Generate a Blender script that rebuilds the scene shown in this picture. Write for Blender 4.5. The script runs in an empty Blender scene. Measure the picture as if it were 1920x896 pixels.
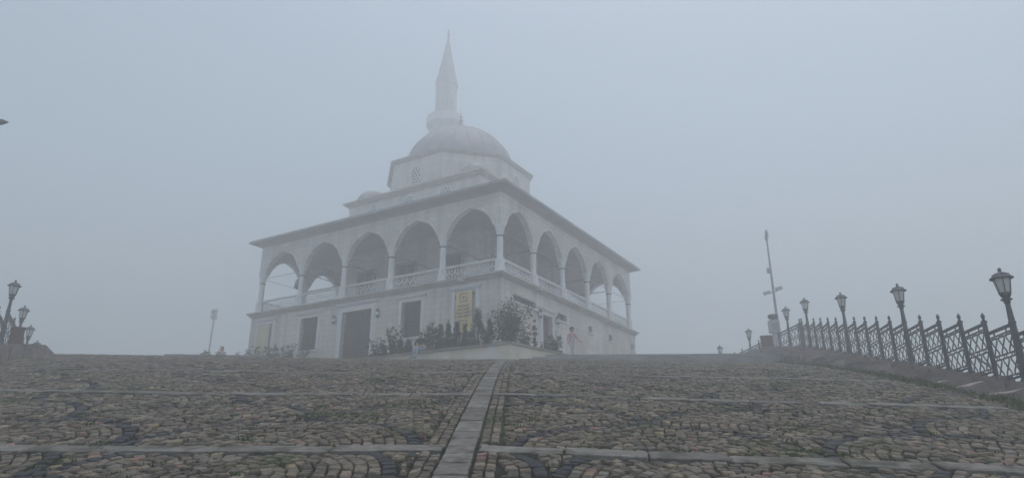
import bpy, bmesh, math, random
import numpy as np
from mathutils import Vector, Matrix, noise

R_ = math.radians
rng = random.Random(7)
sc = bpy.context.scene
col = sc.collection

# ------------------------------------------------------------------ camera
cam_d = bpy.data.cameras.new('camera')
cam_d.lens = 23.68
cam_d.sensor_width = 36
cam_d.clip_end = 3000
cam = bpy.data.objects.new('camera', cam_d)
cam.location = (0, 0, 1.6)
cam.rotation_euler = (R_(90 + 19.1), 0, 0)
col.objects.link(cam)
sc.camera = cam

# ------------------------------------------------------------------ sky, sun, exposure
SUN_EL, SUN_ROT = 82, 60
w = bpy.data.worlds.new('World')
sc.world = w
w.use_nodes = True
nt = w.node_tree
nt.nodes.clear()
sky = nt.nodes.new('ShaderNodeTexSky')
sky.sky_type = 'NISHITA'
sky.sun_disc = False
sky.sun_elevation = R_(SUN_EL)
sky.sun_rotation = R_(SUN_ROT)
sky.air_density = 1.0
sky.dust_density = 3.0
sky.ozone_density = 1.0
hsv = nt.nodes.new('ShaderNodeHueSaturation')
hsv.inputs['Hue'].default_value = 0.470
hsv.inputs['Saturation'].default_value = 0.82
bg = nt.nodes.new('ShaderNodeBackground')
bg.inputs['Strength'].default_value = 0.15
wo = nt.nodes.new('ShaderNodeOutputWorld')
nt.links.new(sky.outputs[0], hsv.inputs['Color'])
nt.links.new(hsv.outputs[0], bg.inputs['Color'])
nt.links.new(bg.outputs[0], wo.inputs['Surface'])
sun_d = bpy.data.lights.new('sun', 'SUN')
sun_d.energy = 0.6
sun_d.angle = R_(30)
sun_d.color = (1.0, 0.97, 0.93)
sun = bpy.data.objects.new('sun', sun_d)
az = R_(SUN_ROT)
sdir = Vector((math.sin(az) * math.cos(R_(SUN_EL)), math.cos(az) * math.cos(R_(SUN_EL)), math.sin(R_(SUN_EL))))
sun.rotation_euler = (-sdir).to_track_quat('-Z', 'Y').to_euler()
col.objects.link(sun)
sc.view_settings.view_transform = 'Standard'
sc.view_settings.look = 'None'
sc.view_settings.gamma = 1
sc.view_settings.use_curve_mapping = False
sc.view_settings.exposure = 0.05
sc.cycles.volume_bounces = 5
sc.cycles.max_bounces = 6
sc.cycles.diffuse_bounces = 2
sc.cycles.use_denoising = True

# ------------------------------------------------------------------ helpers
class MB:
    """collects shapes, then links them as one mesh object"""
    def __init__(s):
        s.v = []; s.f = []; s.c = []
    def vert(s, p):
        s.v.append(tuple(p)); return len(s.v) - 1
    def face(s, pts):
        n = len(s.v); s.v.extend(tuple(p) for p in pts); s.f.append(tuple(range(n, n + len(pts))))
    def hexa(s, b, t):
        n = len(s.v); s.v.extend(tuple(p) for p in b); s.v.extend(tuple(p) for p in t); k = len(b)
        s.f.append(tuple(n + i for i in reversed(range(k)))); s.f.append(tuple(n + k + i for i in range(k)))
        for i in range(k):
            j = (i + 1) % k; s.f.append((n + i, n + j, n + k + j, n + k + i))
    def box(s, x0, x1, y0, y1, z0, z1):
        b = [(x0, y0), (x1, y0), (x1, y1), (x0, y1)]
        s.hexa([(x, y, z0) for x, y in b], [(x, y, z1) for x, y in b])
    def prism(s, poly, z0, z1):
        s.hexa([(x, y, z0) for x, y in poly], [(x, y, z1) for x, y in poly])
    def bar(s, a, b, wx, wy=None, up=(0, 0, 1)):
        wy = wy or wx
        a = Vector(a); b = Vector(b); d = (b - a).normalized(); up = Vector(up)
        if abs(d.dot(up)) > .98: up = Vector((0, 1, 0))
        x = d.cross(up).normalized(); y = x.cross(d).normalized()
        q = [(-.5, -.5), (.5, -.5), (.5, .5), (-.5, .5)]
        s.hexa([a + x * i * wx + y * j * wy for i, j in q], [b + x * i * wx + y * j * wy for i, j in q])
    def tube(s, pts, r, n=8):
        pts = [Vector(p) for p in pts]
        rs = r if isinstance(r, (list, tuple)) else [r] * len(pts)
        base = len(s.v)
        for i, p in enumerate(pts):
            d = (pts[min(i + 1, len(pts) - 1)] - pts[max(i - 1, 0)]).normalized()
            up = Vector((0, 0, 1)) if abs(d.z) < .95 else Vector((0, 1, 0))
            x = d.cross(up).normalized(); y = x.cross(d).normalized()
            for k in range(n):
                a = 2 * math.pi * k / n
                s.v.append(tuple(p + x * math.cos(a) * rs[i] + y * math.sin(a) * rs[i]))
        for i in range(len(pts) - 1):
            for k in range(n):
                a = base + i * n; k2 = (k + 1) % n
                s.f.append((a + k, a + k2, a + n + k2, a + n + k))
        s.f.append(tuple(base + k for k in reversed(range(n))))
        e = base + (len(pts) - 1) * n
        s.f.append(tuple(e + k for k in range(n)))
    def lathe(s, prof, n=16, c=(0, 0), ph=0.0, z=0.0):
        base = len(s.v)
        for r, zz in prof:
            for k in range(n):
                a = ph + 2 * math.pi * k / n
                s.v.append((c[0] + r * math.cos(a), c[1] + r * math.sin(a), zz + z))
        m = len(prof)
        for i in range(m - 1):
            for k in range(n):
                k2 = (k + 1) % n; a = base + i * n
                s.f.append((a + k, a + k2, a + n + k2, a + n + k))
        if prof[0][0] > 1e-4: s.f.append(tuple(base + k for k in reversed(range(n))))
        if prof[-1][0] > 1e-4: s.f.append(tuple(base + (m - 1) * n + k for k in range(n)))
    def mesh(s, name, mat, smooth=False, fix=True):
        me = bpy.data.meshes.new(name)
        me.from_pydata(s.v, [], s.f)
        if fix:
            bm = bmesh.new(); bm.from_mesh(me)
            bmesh.ops.recalc_face_normals(bm, faces=bm.faces)
            bm.to_mesh(me); bm.free()
        if s.c:
            at = me.color_attributes.new('tint', 'FLOAT_COLOR', 'POINT')
            at.data.foreach_set('color', np.array(s.c, dtype=np.float32).reshape(-1))
        if smooth:
            me.polygons.foreach_set('use_smooth', [True] * len(me.polygons))
        if mat: me.materials.append(mat)
        return me
    def build(s, name, mat, parent=None, smooth=False, loc=None, rz=0, fix=True):
        return obj(name, s.mesh(name, mat, smooth, fix), parent, loc, rz)

def obj(name, me, parent=None, loc=None, rz=0):
    o = bpy.data.objects.new(name, me)
    col.objects.link(o)
    if parent: o.parent = parent
    if loc: o.location = loc
    if rz: o.rotation_euler = (0, 0, rz)
    return o

def smooth_by_angle(o, ang=40):
    me = o.data
    me.polygons.foreach_set('use_smooth', [True] * len(me.polygons))
    me.set_sharp_from_angle(angle=R_(ang))

def empty(name, loc=(0, 0, 0), rz=0):
    return obj(name, None, None, loc, rz)

def tag(o, label, cat, group=None):
    o['label'] = label; o['category'] = cat
    if group: o['group'] = group
    return o

def struct(o):
    o['kind'] = 'structure'; return o

def copy_tree(o, parent=None):
    c = o.copy(); col.objects.link(c)
    if parent: c.parent = parent
    for ch in list(o.children): copy_tree(ch, c)
    return c

# ------------------------------------------------------------------ materials
def mat(name, c, rough=.85, var=.18, scale=2.0, bump=.15, bscale=30., attr=False, metal=0., c2=None, c2scale=.6, c2lo=.5, c2hi=.65, spec=.4, orand=0.):
    m = bpy.data.materials.new(name); m.use_nodes = True
    t = m.node_tree; N = t.nodes; L = t.links
    b = N['Principled BSDF']
    b.inputs['Roughness'].default_value = rough
    b.inputs['Metallic'].default_value = metal
    b.inputs['Specular IOR Level'].default_value = spec
    tc = N.new('ShaderNodeTexCoord')
    nz = N.new('ShaderNodeTexNoise'); nz.inputs['Scale'].default_value = scale; nz.inputs['Detail'].default_value = 6
    L.new(tc.outputs['Object'], nz.inputs['Vector'])
    mx = N.new('ShaderNodeMix'); mx.data_type = 'RGBA'
    mx.inputs[6].default_value = (*[k * (1 - var) for k in c], 1)
    mx.inputs[7].default_value = (*[min(1, k * (1 + var)) for k in c], 1)
    ra = N.new('ShaderNodeMapRange'); ra.inputs[1].default_value = .3; ra.inputs[2].default_value = .7
    L.new(nz.outputs['Fac'], ra.inputs[0]); L.new(ra.outputs[0], mx.inputs[0])
    out = mx.outputs[2]
    if attr:
        at = N.new('ShaderNodeAttribute'); at.attribute_name = 'tint'
        m2 = N.new('ShaderNodeMix'); m2.data_type = 'RGBA'; m2.blend_type = 'MULTIPLY'; m2.inputs[0].default_value = 1
        L.new(out, m2.inputs[6]); L.new(at.outputs['Color'], m2.inputs[7]); out = m2.outputs[2]
    if c2:
        n2 = N.new('ShaderNodeTexNoise'); n2.inputs['Scale'].default_value = c2scale; n2.inputs['Detail'].default_value = 8
        n2.inputs['Roughness'].default_value = .65
        L.new(tc.outputs['Object'], n2.inputs['Vector'])
        r2 = N.new('ShaderNodeMapRange'); r2.inputs[1].default_value = c2lo; r2.inputs[2].default_value = c2hi
        L.new(n2.outputs['Fac'], r2.inputs[0])
        m3 = N.new('ShaderNodeMix'); m3.data_type = 'RGBA'; m3.inputs[7].default_value = (*c2, 1)
        L.new(r2.outputs[0], m3.inputs[0]); L.new(out, m3.inputs[6]); out = m3.outputs[2]
    if orand:
        oi = N.new('ShaderNodeObjectInfo'); ro = N.new('ShaderNodeMapRange'); ro.inputs[3].default_value = 1 - orand; ro.inputs[4].default_value = 1 + orand
        L.new(oi.outputs['Random'], ro.inputs[0])
        m4 = N.new('ShaderNodeMix'); m4.data_type = 'RGBA'; m4.blend_type = 'MULTIPLY'; m4.inputs[0].default_value = 1
        L.new(out, m4.inputs[6]); L.new(ro.outputs[0], m4.inputs[7]); out = m4.outputs[2]
    L.new(out, b.inputs['Base Color'])
    if bump:
        nb = N.new('ShaderNodeTexNoise'); nb.inputs['Scale'].default_value = bscale; nb.inputs['Detail'].default_value = 5
        L.new(tc.outputs['Object'], nb.inputs['Vector'])
        bp = N.new('ShaderNodeBump'); bp.inputs['Strength'].default_value = bump; bp.inputs['Distance'].default_value = .02
        L.new(nb.outputs['Fac'], bp.inputs['Height']); L.new(bp.outputs[0], b.inputs['Normal'])
    return m

def wall_stone(name, c):
    """ashlar courses, too far off to tell the blocks apart: colour and fine relief only"""
    m = mat(name, c, .85, .10, .5, 0)
    t = m.node_tree; N = t.nodes; L = t.links; b = N['Principled BSDF']
    tc = N.new('ShaderNodeTexCoord'); sx = N.new('ShaderNodeSeparateXYZ'); L.new(tc.outputs['Object'], sx.inputs[0])
    ad = N.new('ShaderNodeMath'); L.new(sx.outputs[0], ad.inputs[0]); L.new(sx.outputs[1], ad.inputs[1])
    cb = N.new('ShaderNodeCombineXYZ'); L.new(ad.outputs[0], cb.inputs[0]); L.new(sx.outputs[2], cb.inputs[1])
    br = N.new('ShaderNodeTexBrick'); br.inputs['Scale'].default_value = 1
    br.inputs['Brick Width'].default_value = .85; br.inputs['Row Height'].default_value = .36; br.inputs['Mortar Size'].default_value = .012
    br.inputs['Color1'].default_value = (.86, .86, .86, 1); br.inputs['Color2'].default_value = (1, 1, 1, 1); br.inputs['Mortar'].default_value = (.62, .6, .58, 1)
    L.new(cb.outputs[0], br.inputs['Vector'])
    mp = N.new('ShaderNodeMapping'); mp.inputs['Scale'].default_value = (1.6, 1.6, .16); L.new(tc.outputs['Object'], mp.inputs[0])
    ns = N.new('ShaderNodeTexNoise'); ns.inputs['Scale'].default_value = 1.0; ns.inputs['Detail'].default_value = 7; ns.inputs['Roughness'].default_value = .6; L.new(mp.outputs[0], ns.inputs['Vector'])
    rs_ = N.new('ShaderNodeMapRange'); rs_.inputs[1].default_value = .46; rs_.inputs[2].default_value = .72; rs_.inputs[3].default_value = 1; rs_.inputs[4].default_value = .72; L.new(ns.outputs['Fac'], rs_.inputs[0])
    ms = N.new('ShaderNodeMix'); ms.data_type = 'RGBA'; ms.blend_type = 'MULTIPLY'; ms.inputs[0].default_value = 1
    L.new(b.inputs['Base Color'].links[0].from_socket, ms.inputs[6]); L.new(rs_.outputs[0], ms.inputs[7])
    old = ms.outputs[2]
    mm = N.new('ShaderNodeMix'); mm.data_type = 'RGBA'; mm.blend_type = 'MULTIPLY'; mm.inputs[0].default_value = .8
    L.new(old, mm.inputs[6]); L.new(br.outputs['Color'], mm.inputs[7]); L.new(mm.outputs[2], b.inputs['Base Color'])
    bp = N.new('ShaderNodeBump'); bp.inputs['Strength'].default_value = .5; bp.inputs['Distance'].default_value = .02; bp.invert = True
    L.new(br.outputs['Fac'], bp.inputs['Height']); L.new(bp.outputs[0], b.inputs['Normal'])
    return m

M = {}
M['cobble'] = mat('cobble', (.86, .85, .84), .6, .38, 14, .9, 70, attr=True, c2=(.058, .070, .022), c2scale=.75, c2lo=.53, c2hi=.66, spec=.3)
M['bed'] = mat('joint_soil', (.012, .012, .009), .95, .4, 3, .5, 60, c2=(.035, .05, .014), c2scale=.8, c2lo=.48, c2hi=.6)
M['slab'] = mat('slab_stone', (.185, .18, .165), .85, .30, 7, .7, 55, c2=(.065, .064, .048), c2scale=2.6, c2lo=.48, c2hi=.66, orand=.22, spec=.15)
M['step'] = mat('step_stone', (.25, .215, .20), .8, .22, 2.5, .5, 22, c2=(.10, .095, .08), c2scale=1.5, c2lo=.55, c2hi=.7, orand=.15)
M['terrace'] = mat('terrace_stone', (.30, .30, .30), .75, .15, 2, .2, 30, orand=.15)
M['ground'] = mat('hill_ground', (.06, .075, .035), .95, .35, .4, .4, 6)
M['plaza'] = mat('plaza_paving', (.16, .155, .145), .8, .25, 3, .3, 12)
M['wall'] = wall_stone('ashlar_wall', (.80, .76, .70))
M['wall_up'] = wall_stone('ashlar_upper', (.80, .77, .735))
M['marble'] = mat('white_marble', (.80, .81, .82), .55, .08, 3, .1, 30)
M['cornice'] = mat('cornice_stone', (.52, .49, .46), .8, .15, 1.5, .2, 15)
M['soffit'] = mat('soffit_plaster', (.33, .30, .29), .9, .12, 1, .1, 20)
M['lead'] = mat('lead_roof', (.31, .32, .335), .6, .2, 1.2, .2, 4, metal=.2)  # lightened: part of the dome's fog fade is in this colour
M['lead_hazed'] = mat('lead_cone', (.46, .47, .48), .6, .15, 1.2, .1, 4)  # cone lead paler than the roof, fog fade painted into the colour
M['screen'] = mat('hazed_glass', (.22, .23, .24), .6, .1, 2, 0)  # clerestory and drum panes paled to imitate fog in front of them
M['far_banner'] = mat('hazed_cloth', (.66, .60, .44), .85, .08, 2, 0)  # washed-out yellow stands in for fog over the distant banner
M['glass'] = mat('dark_glass', (.015, .018, .022), .25, .1, 1, 0)
M['iron'] = mat('dark_iron', (.035, .04, .048), .55, .2, 6, .1, 40, metal=.3)
M['rail'] = mat('railing_paint', (.055, .072, .084), .5, .25, 5, .15, 60, metal=.2)
M['wood'] = mat('door_wood', (.07, .062, .058), .65, .25, 4, .15, 20)
M['frost'] = mat('frosted_glass', (.62, .64, .64), .45, .05, 3, 0)
M['coping'] = mat('coping_stone', (.30, .28, .25), .8, .25, 2, .3, 20, orand=.15)
M['planter'] = mat('planter_render', (.76, .70, .58), .85, .14, 1.2, .25, 20, c2=(.80, .80, .79), c2scale=.7, c2lo=.55, c2hi=.62)
M['soil'] = mat('bed_soil', (.05, .042, .03), .95, .3, 4, .4, 20)
M['leaf'] = mat('leaf', (1, 1, 1), .6, .2, 3, 0, attr=True)
M['bark'] = mat('bark', (.07, .055, .045), .9, .25, 8, .4, 40)
M['banner'] = mat('banner_cloth', (.76, .61, .30), .8, .06, 2, 0)
M['ink'] = mat('banner_ink', (.10, .07, .045), .8, .05, 3, 0)
M['grey'] = mat('grey_enamel', (.46, .48, .48), .45, .08, 4, 0)
M['steel'] = mat('galvanised_steel', (.30, .32, .34), .5, .12, 6, 0, metal=.4)
M['red'] = mat('red_brown_sheet', (.11, .05, .042), .7, .2, 4, .1, 20)
M['skin'] = mat('skin', (.42, .25, .18), .6, .08, 10, 0)
M['hair'] = mat('hair', (.018, .014, .012), .7, .3, 30, .3, 90)
M['jeans'] = mat('light_jeans', (.34, .42, .52), .9, .15, 9, .15, 90)
M['black_shirt'] = mat('dark_shirt', (.022, .024, .032), .9, .2, 8, .1, 60)
M['pink'] = mat('pink_jacket', (.66, .42, .46), .8, .12, 9, .1, 50)
M['pale'] = mat('pale_trousers', (.55, .52, .52), .9, .1, 9, .1, 50)
M['shoe'] = mat('dark_shoe', (.02, .02, .022), .6, .1, 9, 0)
M['rose'] = mat('pale_rose_top', (.55, .42, .40), .85, .1, 9, .1, 50)

# ------------------------------------------------------------------ terrain
_ys = [-60, 0, 10, 16, 22, 28, 32, 36, 42, 50, 700]
_ms = [.24, .24, .235, .215, .19, .166, .145, .115, .06, 0, 0]
_yy = np.linspace(-60, 120, 18001)
_hh = np.cumsum(np.interp(_yy, _ys, _ms)) * .01
_hh -= np.interp(0, _yy, _hh)
def H(x, y):
    h = float(np.interp(y, _yy, _hh))
    f = max(0., min(1., (40 - y) / 10))
    return h - .012 * max(0., x + .3) * f + .016 * max(0., -x - 5) * max(0., min(1., (45 - y) / 12))
TA = math.tan(R_(11))
def rail_x(y): return 10.8 + TA * (y - 15) if y < 34.7 else 10.8 + TA * 19.7
def inner_x(y): return 8.9 + .158 * (y - 12)
def left_x(y): return -15 - .47 * (y - 20)
def strip_c(y): return -.56 + .006 * (y - 8) + .001 * max(0., y - 14) ** 2

# hill sheet out to the horizon
def hill_core(y):
    yl = max(-60, min(y, 66))
    return left_x(yl) - .6, rail_x(max(yl, -20)) + .25 + (9 if yl > 40 else max(0, (yl - 36) * 2.2))
mb = MB()
rows = [-150, -120, -90, -45, -25, -15, -8, 0, 4, 8, 12, 16, 20, 24, 28, 31, 34, 36, 38, 42, 46, 52, 60, 66, 74, 90, 105, 125, 150]
offs = [120, 100, 80, 40, 22, 12, 6, 2.5, .8]
idx = []
for y in rows:
    xl, xr = hill_core(y)
    xs = [xl - o for o in offs] + [xl + (xr - xl) * k / 12 for k in range(13)] + [xr + o for o in reversed(offs)]
    r = []
    for x in xs:
        dl = max(0, xl - x, x - xr); dy = max(0, y - 66, -6 - y)
        z = H(min(max(x, xl), xr), min(max(y, -6), 66)) - .22
        d = math.hypot(dl, dy)
        z = max(z - .75 * d, -9 + .3 * math.sin(x * .05) * math.cos(y * .04))
        if d > 1: z += .35 * noise.noise(Vector((x * .15, y * .15, 0)))
        r.append(mb.vert((x, y, z)))
    idx.append(r)
for i in range(len(rows) - 1):
    for j in range(len(idx[0]) - 1):
        mb.f.append((idx[i][j], idx[i][j + 1], idx[i + 1][j + 1], idx[i + 1][j]))
struct(mb.build('ground', M['ground'], smooth=True))

# plaza sheet on the hill top
mb = MB(); idx = []
for y in [32.5 + k * 1.1 for k in range(32)]:
    xl, xr = hill_core(y)
    idx.append([mb.vert((x, y, H(x, y) - .02)) for x in [xl + (xr - xl) * k / 16 for k in range(17)]])
for i in range(len(idx) - 1):
    for j in range(16):
        mb.f.append((idx[i][j], idx[i][j + 1], idx[i + 1][j + 1], idx[i + 1][j]))
struct(mb.build('plaza', M['plaza'], smooth=True))

# bedding of the cobbled ramp
mb = MB(); idx = []
ry = [1.5 + k * .5 for k in range(66)]
for y in ry:
    a, b = left_x(y) - .4, inner_x(y) + .5
    idx.append([mb.vert((x, y, H(x, y) - .036 + .012 * noise.noise(Vector((x, y, 0)) * 1.7))) for x in [a + (b - a) * k / 60 for k in range(61)]])
for i in range(len(idx) - 1):
    for j in range(60):
        mb.f.append((idx[i][j], idx[i][j + 1], idx[i + 1][j + 1], idx[i + 1][j]))
ramp = struct(mb.build('cobbled_ramp', M['bed'], smooth=True))

# ------------------------------------------------------------------ slabs of the strip and the cross bands
BANDS = [3.0, 7.75, 12.45, 17.2, 22.0, 26.8, 31.6]
RA = R_(7.0)
E1, E2 = (math.cos(RA), -math.sin(RA)), (math.sin(RA), math.cos(RA))
BW = .155
def slab(poly, name, m, parent, top=.012, th=.08, rough=.004):
    mb = MB()
    c = (sum(p[0] for p in poly) / len(poly), sum(p[1] for p in poly) / len(poly))
    tz = top + rng.uniform(-rough, rough) * 2
    tilt = (rng.uniform(-.012, .012), rng.uniform(-.012, .012))
    pp = []
    for i in range(len(poly)):      # worn, slightly wavy edges
        a, b = poly[i], poly[(i + 1) % len(poly)]
        for t in ((.03, .2, .4, .6, .8, .97)):
            w_ = .004 if .1 < t < .9 else .0
            pp.append((a[0] + (b[0] - a[0]) * t + rng.gauss(0, w_), a[1] + (b[1] - a[1]) * t + rng.gauss(0, w_)))
    poly = pp
    hz = lambda p: H(*p) + tz + (p[0] - c[0]) * tilt[0] + (p[1] - c[1]) * tilt[1]
    ins = [(c[0] + (p[0] - c[0]) * .975 + rng.gauss(0, .003), c[1] + (p[1] - c[1]) * .96 + rng.gauss(0, .003)) for p in poly]
    n = len(poly); o = len(mb.v)
    for p in poly: mb.vert((p[0], p[1], hz(p) - th))
    for p in poly: mb.vert((p[0], p[1], hz(p) - .01))
    for p in ins: mb.vert((p[0], p[1], hz(p)))
    for k in range(n):
        j = (k + 1) % n
        mb.f.append((o + k, o + j, o + n + j, o + n + k)); mb.f.append((o + n + k, o + n + j, o + 2 * n + j, o + 2 * n + k))
    mb.f.append(tuple(o + 2 * n + k for k in range(n)))
    return mb.build(name, m, parent, fix=False)
def jit(p, a=.008): return (p[0] + rng.uniform(-a, a), p[1] + rng.uniform(-a, a))
y = 4.2
while y < 33:
    ln = rng.uniform(.45, .85); y1 = min(y + ln, 33.2)
    g = .012
    slab([jit((strip_c(y) - .16, y + g)), jit((strip_c(y) + .16, y + g)), jit((strip_c(y1) + .16, y1 - g)), jit((strip_c(y1) - .16, y1 - g))], 'slab', M['slab'], ramp)
    y = y1
for b in BANDS[1:-1]:
    x = strip_c(b) - .19
    end = max(left_x(b), -.85 * b - 3)
    while x > end:
        ln = rng.uniform(.7, 1.25); x1 = max(x - ln, end - .2)
        slab([jit((x1 + .012, b - BW)), jit((x - .012, b - BW)), jit((x - .012, b + BW)), jit((x1 + .012, b + BW))], 'slab', M['slab'], ramp)
        x = x1
    O = (strip_c(b) + .19, b); u = 0
    while True:
        ln = rng.uniform(.7, 1.25); u1 = u + ln
        P = lambda uu, vv: (O[0] + uu * E1[0] + vv * E2[0], O[1] + uu * E1[1] + vv * E2[1])
        q = P(u1, 0)
        if q[0] > inner_x(q[1]) - .2 or q[0] > .85 * q[1] + 3: break
        slab([jit(P(u + .012, -BW)), jit(P(u1 - .012, -BW)), jit(P(u1 - .012, BW)), jit(P(u + .012, BW))], 'slab', M['slab'], ramp)
        u = u1

# ------------------------------------------------------------------ cobbles laid in fish-scale arcs
FR = 1.72
stones = []      # (four plan corners, dark)
def fits(x, y):
    if not (4.6 < y < 33.3): return False
    if not (left_x(y) - .1 < x < inner_x(y) + .25): return False
    if abs(x) > .84 * y + 2.6: return False
    return abs(x - strip_c(y)) > .22
def right_v(x, y, b):      # distance beyond band b measured across it, right of the strip
    ox, oy = strip_c(b) + .19, b
    return (x - ox) * E2[0] + (y - oy) * E2[1]
def panel_ok(x, y, b0, b1, right):
    if right: return right_v(x, y, b0) > BW + .045 and right_v(x, y, b1) < -BW - .045
    return b0 + BW + .045 < y < b1 - BW - .045
ST = .124
def fish(b0, b1, right):
    if right: O, e1, e2 = (strip_c(b0) + .19, b0), E1, E2
    else: O, e1, e2 = (strip_c(b0) - .19, b0), (-1, 0), (0, 1)
    W = lambda u, v: (O[0] + u * e1[0] + v * e2[0], O[1] + u * e1[1] + v * e2[1])
    v0 = BW + .05; u0 = .30
    umax = 13.5 if right else 20
    for k in range(0, 4):
        vk = v0 + k * FR * .98
        off = FR if k % 2 == 0 else 0.
        for j in range(-2, int(umax / (2 * FR)) + 2):
            cu = u0 + off + j * 2 * FR
            low = [(cu - FR, vk - FR * .98), (cu + FR, vk - FR * .98)] if k > 0 else []
            r = FR; ring = 0
            while r > .09:
                dr = ST * rng.uniform(.94, 1.06) if ring else .15
                r0 = max(.02, r - dr); rm = (r + r0) / 2
                n = max(4, int(round(2 * math.pi * rm / (.136 if ring else .15))))
                ph = rng.uniform(0, 6.28)
                cuts = [ph + 2 * math.pi * (i + rng.uniform(-.13, .13)) / n for i in range(n)]
                for i in range(n):
                    a0 = cuts[i]; a1 = cuts[(i + 1) % n] + (2 * math.pi if i == n - 1 else 0)
                    am = (a0 + a1) / 2
                    pu, pv = cu + rm * math.cos(am), vk + rm * math.sin(am)
                    if pu > umax: continue
                    if any(math.hypot(pu - a, pv - b) < FR + .035 for a, b in low): continue
                    wx, wy = W(pu, pv)
                    if not fits(wx, wy) or abs(wx - strip_c(wy)) < .47 or (wx > strip_c(wy)) != right or not panel_ok(wx, wy, b0, b1, right): continue
                    q = [W(cu + rr * math.cos(a), vk + rr * math.sin(a)) for rr, a in ((r0, a0), (r, a0), (r, a1), (r0, a1))]
                    stones.append((q, ring == 0))
                r = r0; ring += 1
for b0, b1 in zip(BANDS[:-1], BANDS[1:]):
    fish(b0, b1, True); fish(b0, b1, False)
# last field towards the plaza and the straight courses beside the strip
for side in (-1, 1):
    for c in range(2 if side > 0 else 2):
        y = 4.6
        while y < 33:
            ln = rng.uniform(.10, .15)
            x0 = strip_c(y) + side * (.185 + c * .13); x1 = x0 + side * .12
            ym = y + ln / 2
            if c == 1:
                x0 = strip_c(y) + side * .305; x1 = x0 + side * .11
            bad = any((abs(ym - b) < BW + .05) if side < 0 else abs(right_v((x0 + x1) / 2, ym, b)) < BW + .05 for b in BANDS[1:])
            if not bad: stones.append(([(x0, y), (x1, y), (x1, y + ln), (x0, y + ln)], False))
            y += ln
y = BANDS[-1] + BW + .06
while y < 33.4:
    x = left_x(y)
    while x < inner_x(y):
        ln = rng.uniform(.1, .16)
        if abs(x - strip_c(y)) > .3 and right_v(x, y, BANDS[-1]) > (.2 if x > 0 else -9): stones.append(([(x, y), (x + ln, y), (x + ln, y + .12), (x, y + .12)], False))
        x += ln
    y += .125

PAL0 = [(.20, .175, .172), (.17, .172, .175), (.175, .158, .145), (.20, .172, .155), (.155, .148, .142), (.215, .192, .155), (.135, .128, .122), (.19, .165, .158), (.165, .16, .15), (.23, .205, .18), (.145, .132, .118), (.19, .178, .165)]
PAL = [(r * 1.02, g_ * .95, b_ * .77) for r, g_, b_ in PAL0]
def stone_into(mb, q, dark, near):
    c = (sum(p[0] for p in q) / 4, sum(p[1] for p in q) / 4)
    sh = rng.uniform(.82, .93) if not dark else .94
    q = [(c[0] + (p[0] - c[0]) * sh + rng.uniform(-.007, .007), c[1] + (p[1] - c[1]) * sh + rng.uniform(-.007, .007)) for p in q]
    h = H(*c)
    top = rng.gauss(0.0, .008) + .016 * noise.noise(Vector((c[0] * .9, c[1] * .9, 2))) + (-.004 if dark else 0)
    tx, ty = rng.gauss(0, .07), rng.gauss(0, .07)
    gx = (H(c[0] + .1, c[1]) - H(c[0] - .1, c[1])) / .2; gy = (H(c[0], c[1] + .1) - H(c[0], c[1] - .1)) / .2
    def z(p, dz): return h + (p[0] - c[0]) * (gx + tx) + (p[1] - c[1]) * (gy + ty) + top + dz
    if near:
        ring = []
        for i in range(4):
            a, b, d = q[i], q[i - 1], q[(i + 1) % 4]
            k0, k1 = rng.uniform(.04, .22), rng.uniform(.04, .22)
            ring.append((a[0] + (b[0] - a[0]) * k0, a[1] + (b[1] - a[1]) * k0)); ring.append((a[0] + (d[0] - a[0]) * k1, a[1] + (d[1] - a[1]) * k1))
    else: ring = q
    n = len(ring); o = len(mb.v)
    for p in ring: mb.v.append((p[0], p[1], z(p, -.06)))
    for p in ring: mb.v.append((p[0], p[1], z(p, -.02)))
    for p in ring:
        k = rng.uniform(.78, .93); p2 = (c[0] + (p[0] - c[0]) * k, c[1] + (p[1] - c[1]) * k)
        mb.v.append((p2[0], p2[1], z(p2, rng.uniform(-.006, .004))))
    mb.v.append((c[0] + rng.uniform(-.01, .01), c[1] + rng.uniform(-.01, .01), h + top + rng.uniform(.001, .007)))
    for k in range(n):
        j = (k + 1) % n
        mb.f.append((o + k, o + j, o + n + j, o + n + k)); mb.f.append((o + n + k, o + n + j, o + 2 * n + j, o + 2 * n + k))
        mb.f.append((o + 2 * n + k, o + 2 * n + j, o + 3 * n))
    if dark:
        f = rng.uniform(.75, 1.25); cc = (.036 * f, .039 * f, .046 * f)
    else:
        b = rng.choice(PAL); f = rng.uniform(.5, 1.5); cc = tuple(k * f for k in b)
        if rng.random() < .025: cc = (.25 * f, .20 * f, .12 * f)
        if rng.random() < .02: cc = (.24 * f, .145 * f, .115 * f)
    mb.c.extend([(*cc, 1)] * (3 * n + 1))
GX0, GY0, GC = -24., 4., .03
occ = np.zeros((1260, 1000), bool)
disc = [(i, j) for i in range(-2, 3) for j in range(-2, 3) if i * i + j * j <= 5]
for q, d in stones:
    c = (sum(p[0] for p in q) / 4, sum(p[1] for p in q) / 4)
    for u in (.17, .5, .83):
        for v in (.17, .5, .83):
            a = [(q[0][i] * (1 - u) + q[1][i] * u) * (1 - v) + (q[3][i] * (1 - u) + q[2][i] * u) * v for i in (0, 1)]
            i, j = int((a[0] - GX0) / GC), int((a[1] - GY0) / GC)
            occ[max(i, 0):i + 2, max(j, 0):j + 2] = True
blk = occ.copy()
for a, b in ((1, 0), (-1, 0), (0, 1), (0, -1)): blk |= np.roll(np.roll(occ, a, 0), b, 1)
free = [tuple(int(q) for q in x) for x in np.argwhere(~blk) if abs(GX0 + x[0] * GC) < .84 * (GY0 + x[1] * GC) + 2.6]
rng.shuffle(free)
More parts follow.
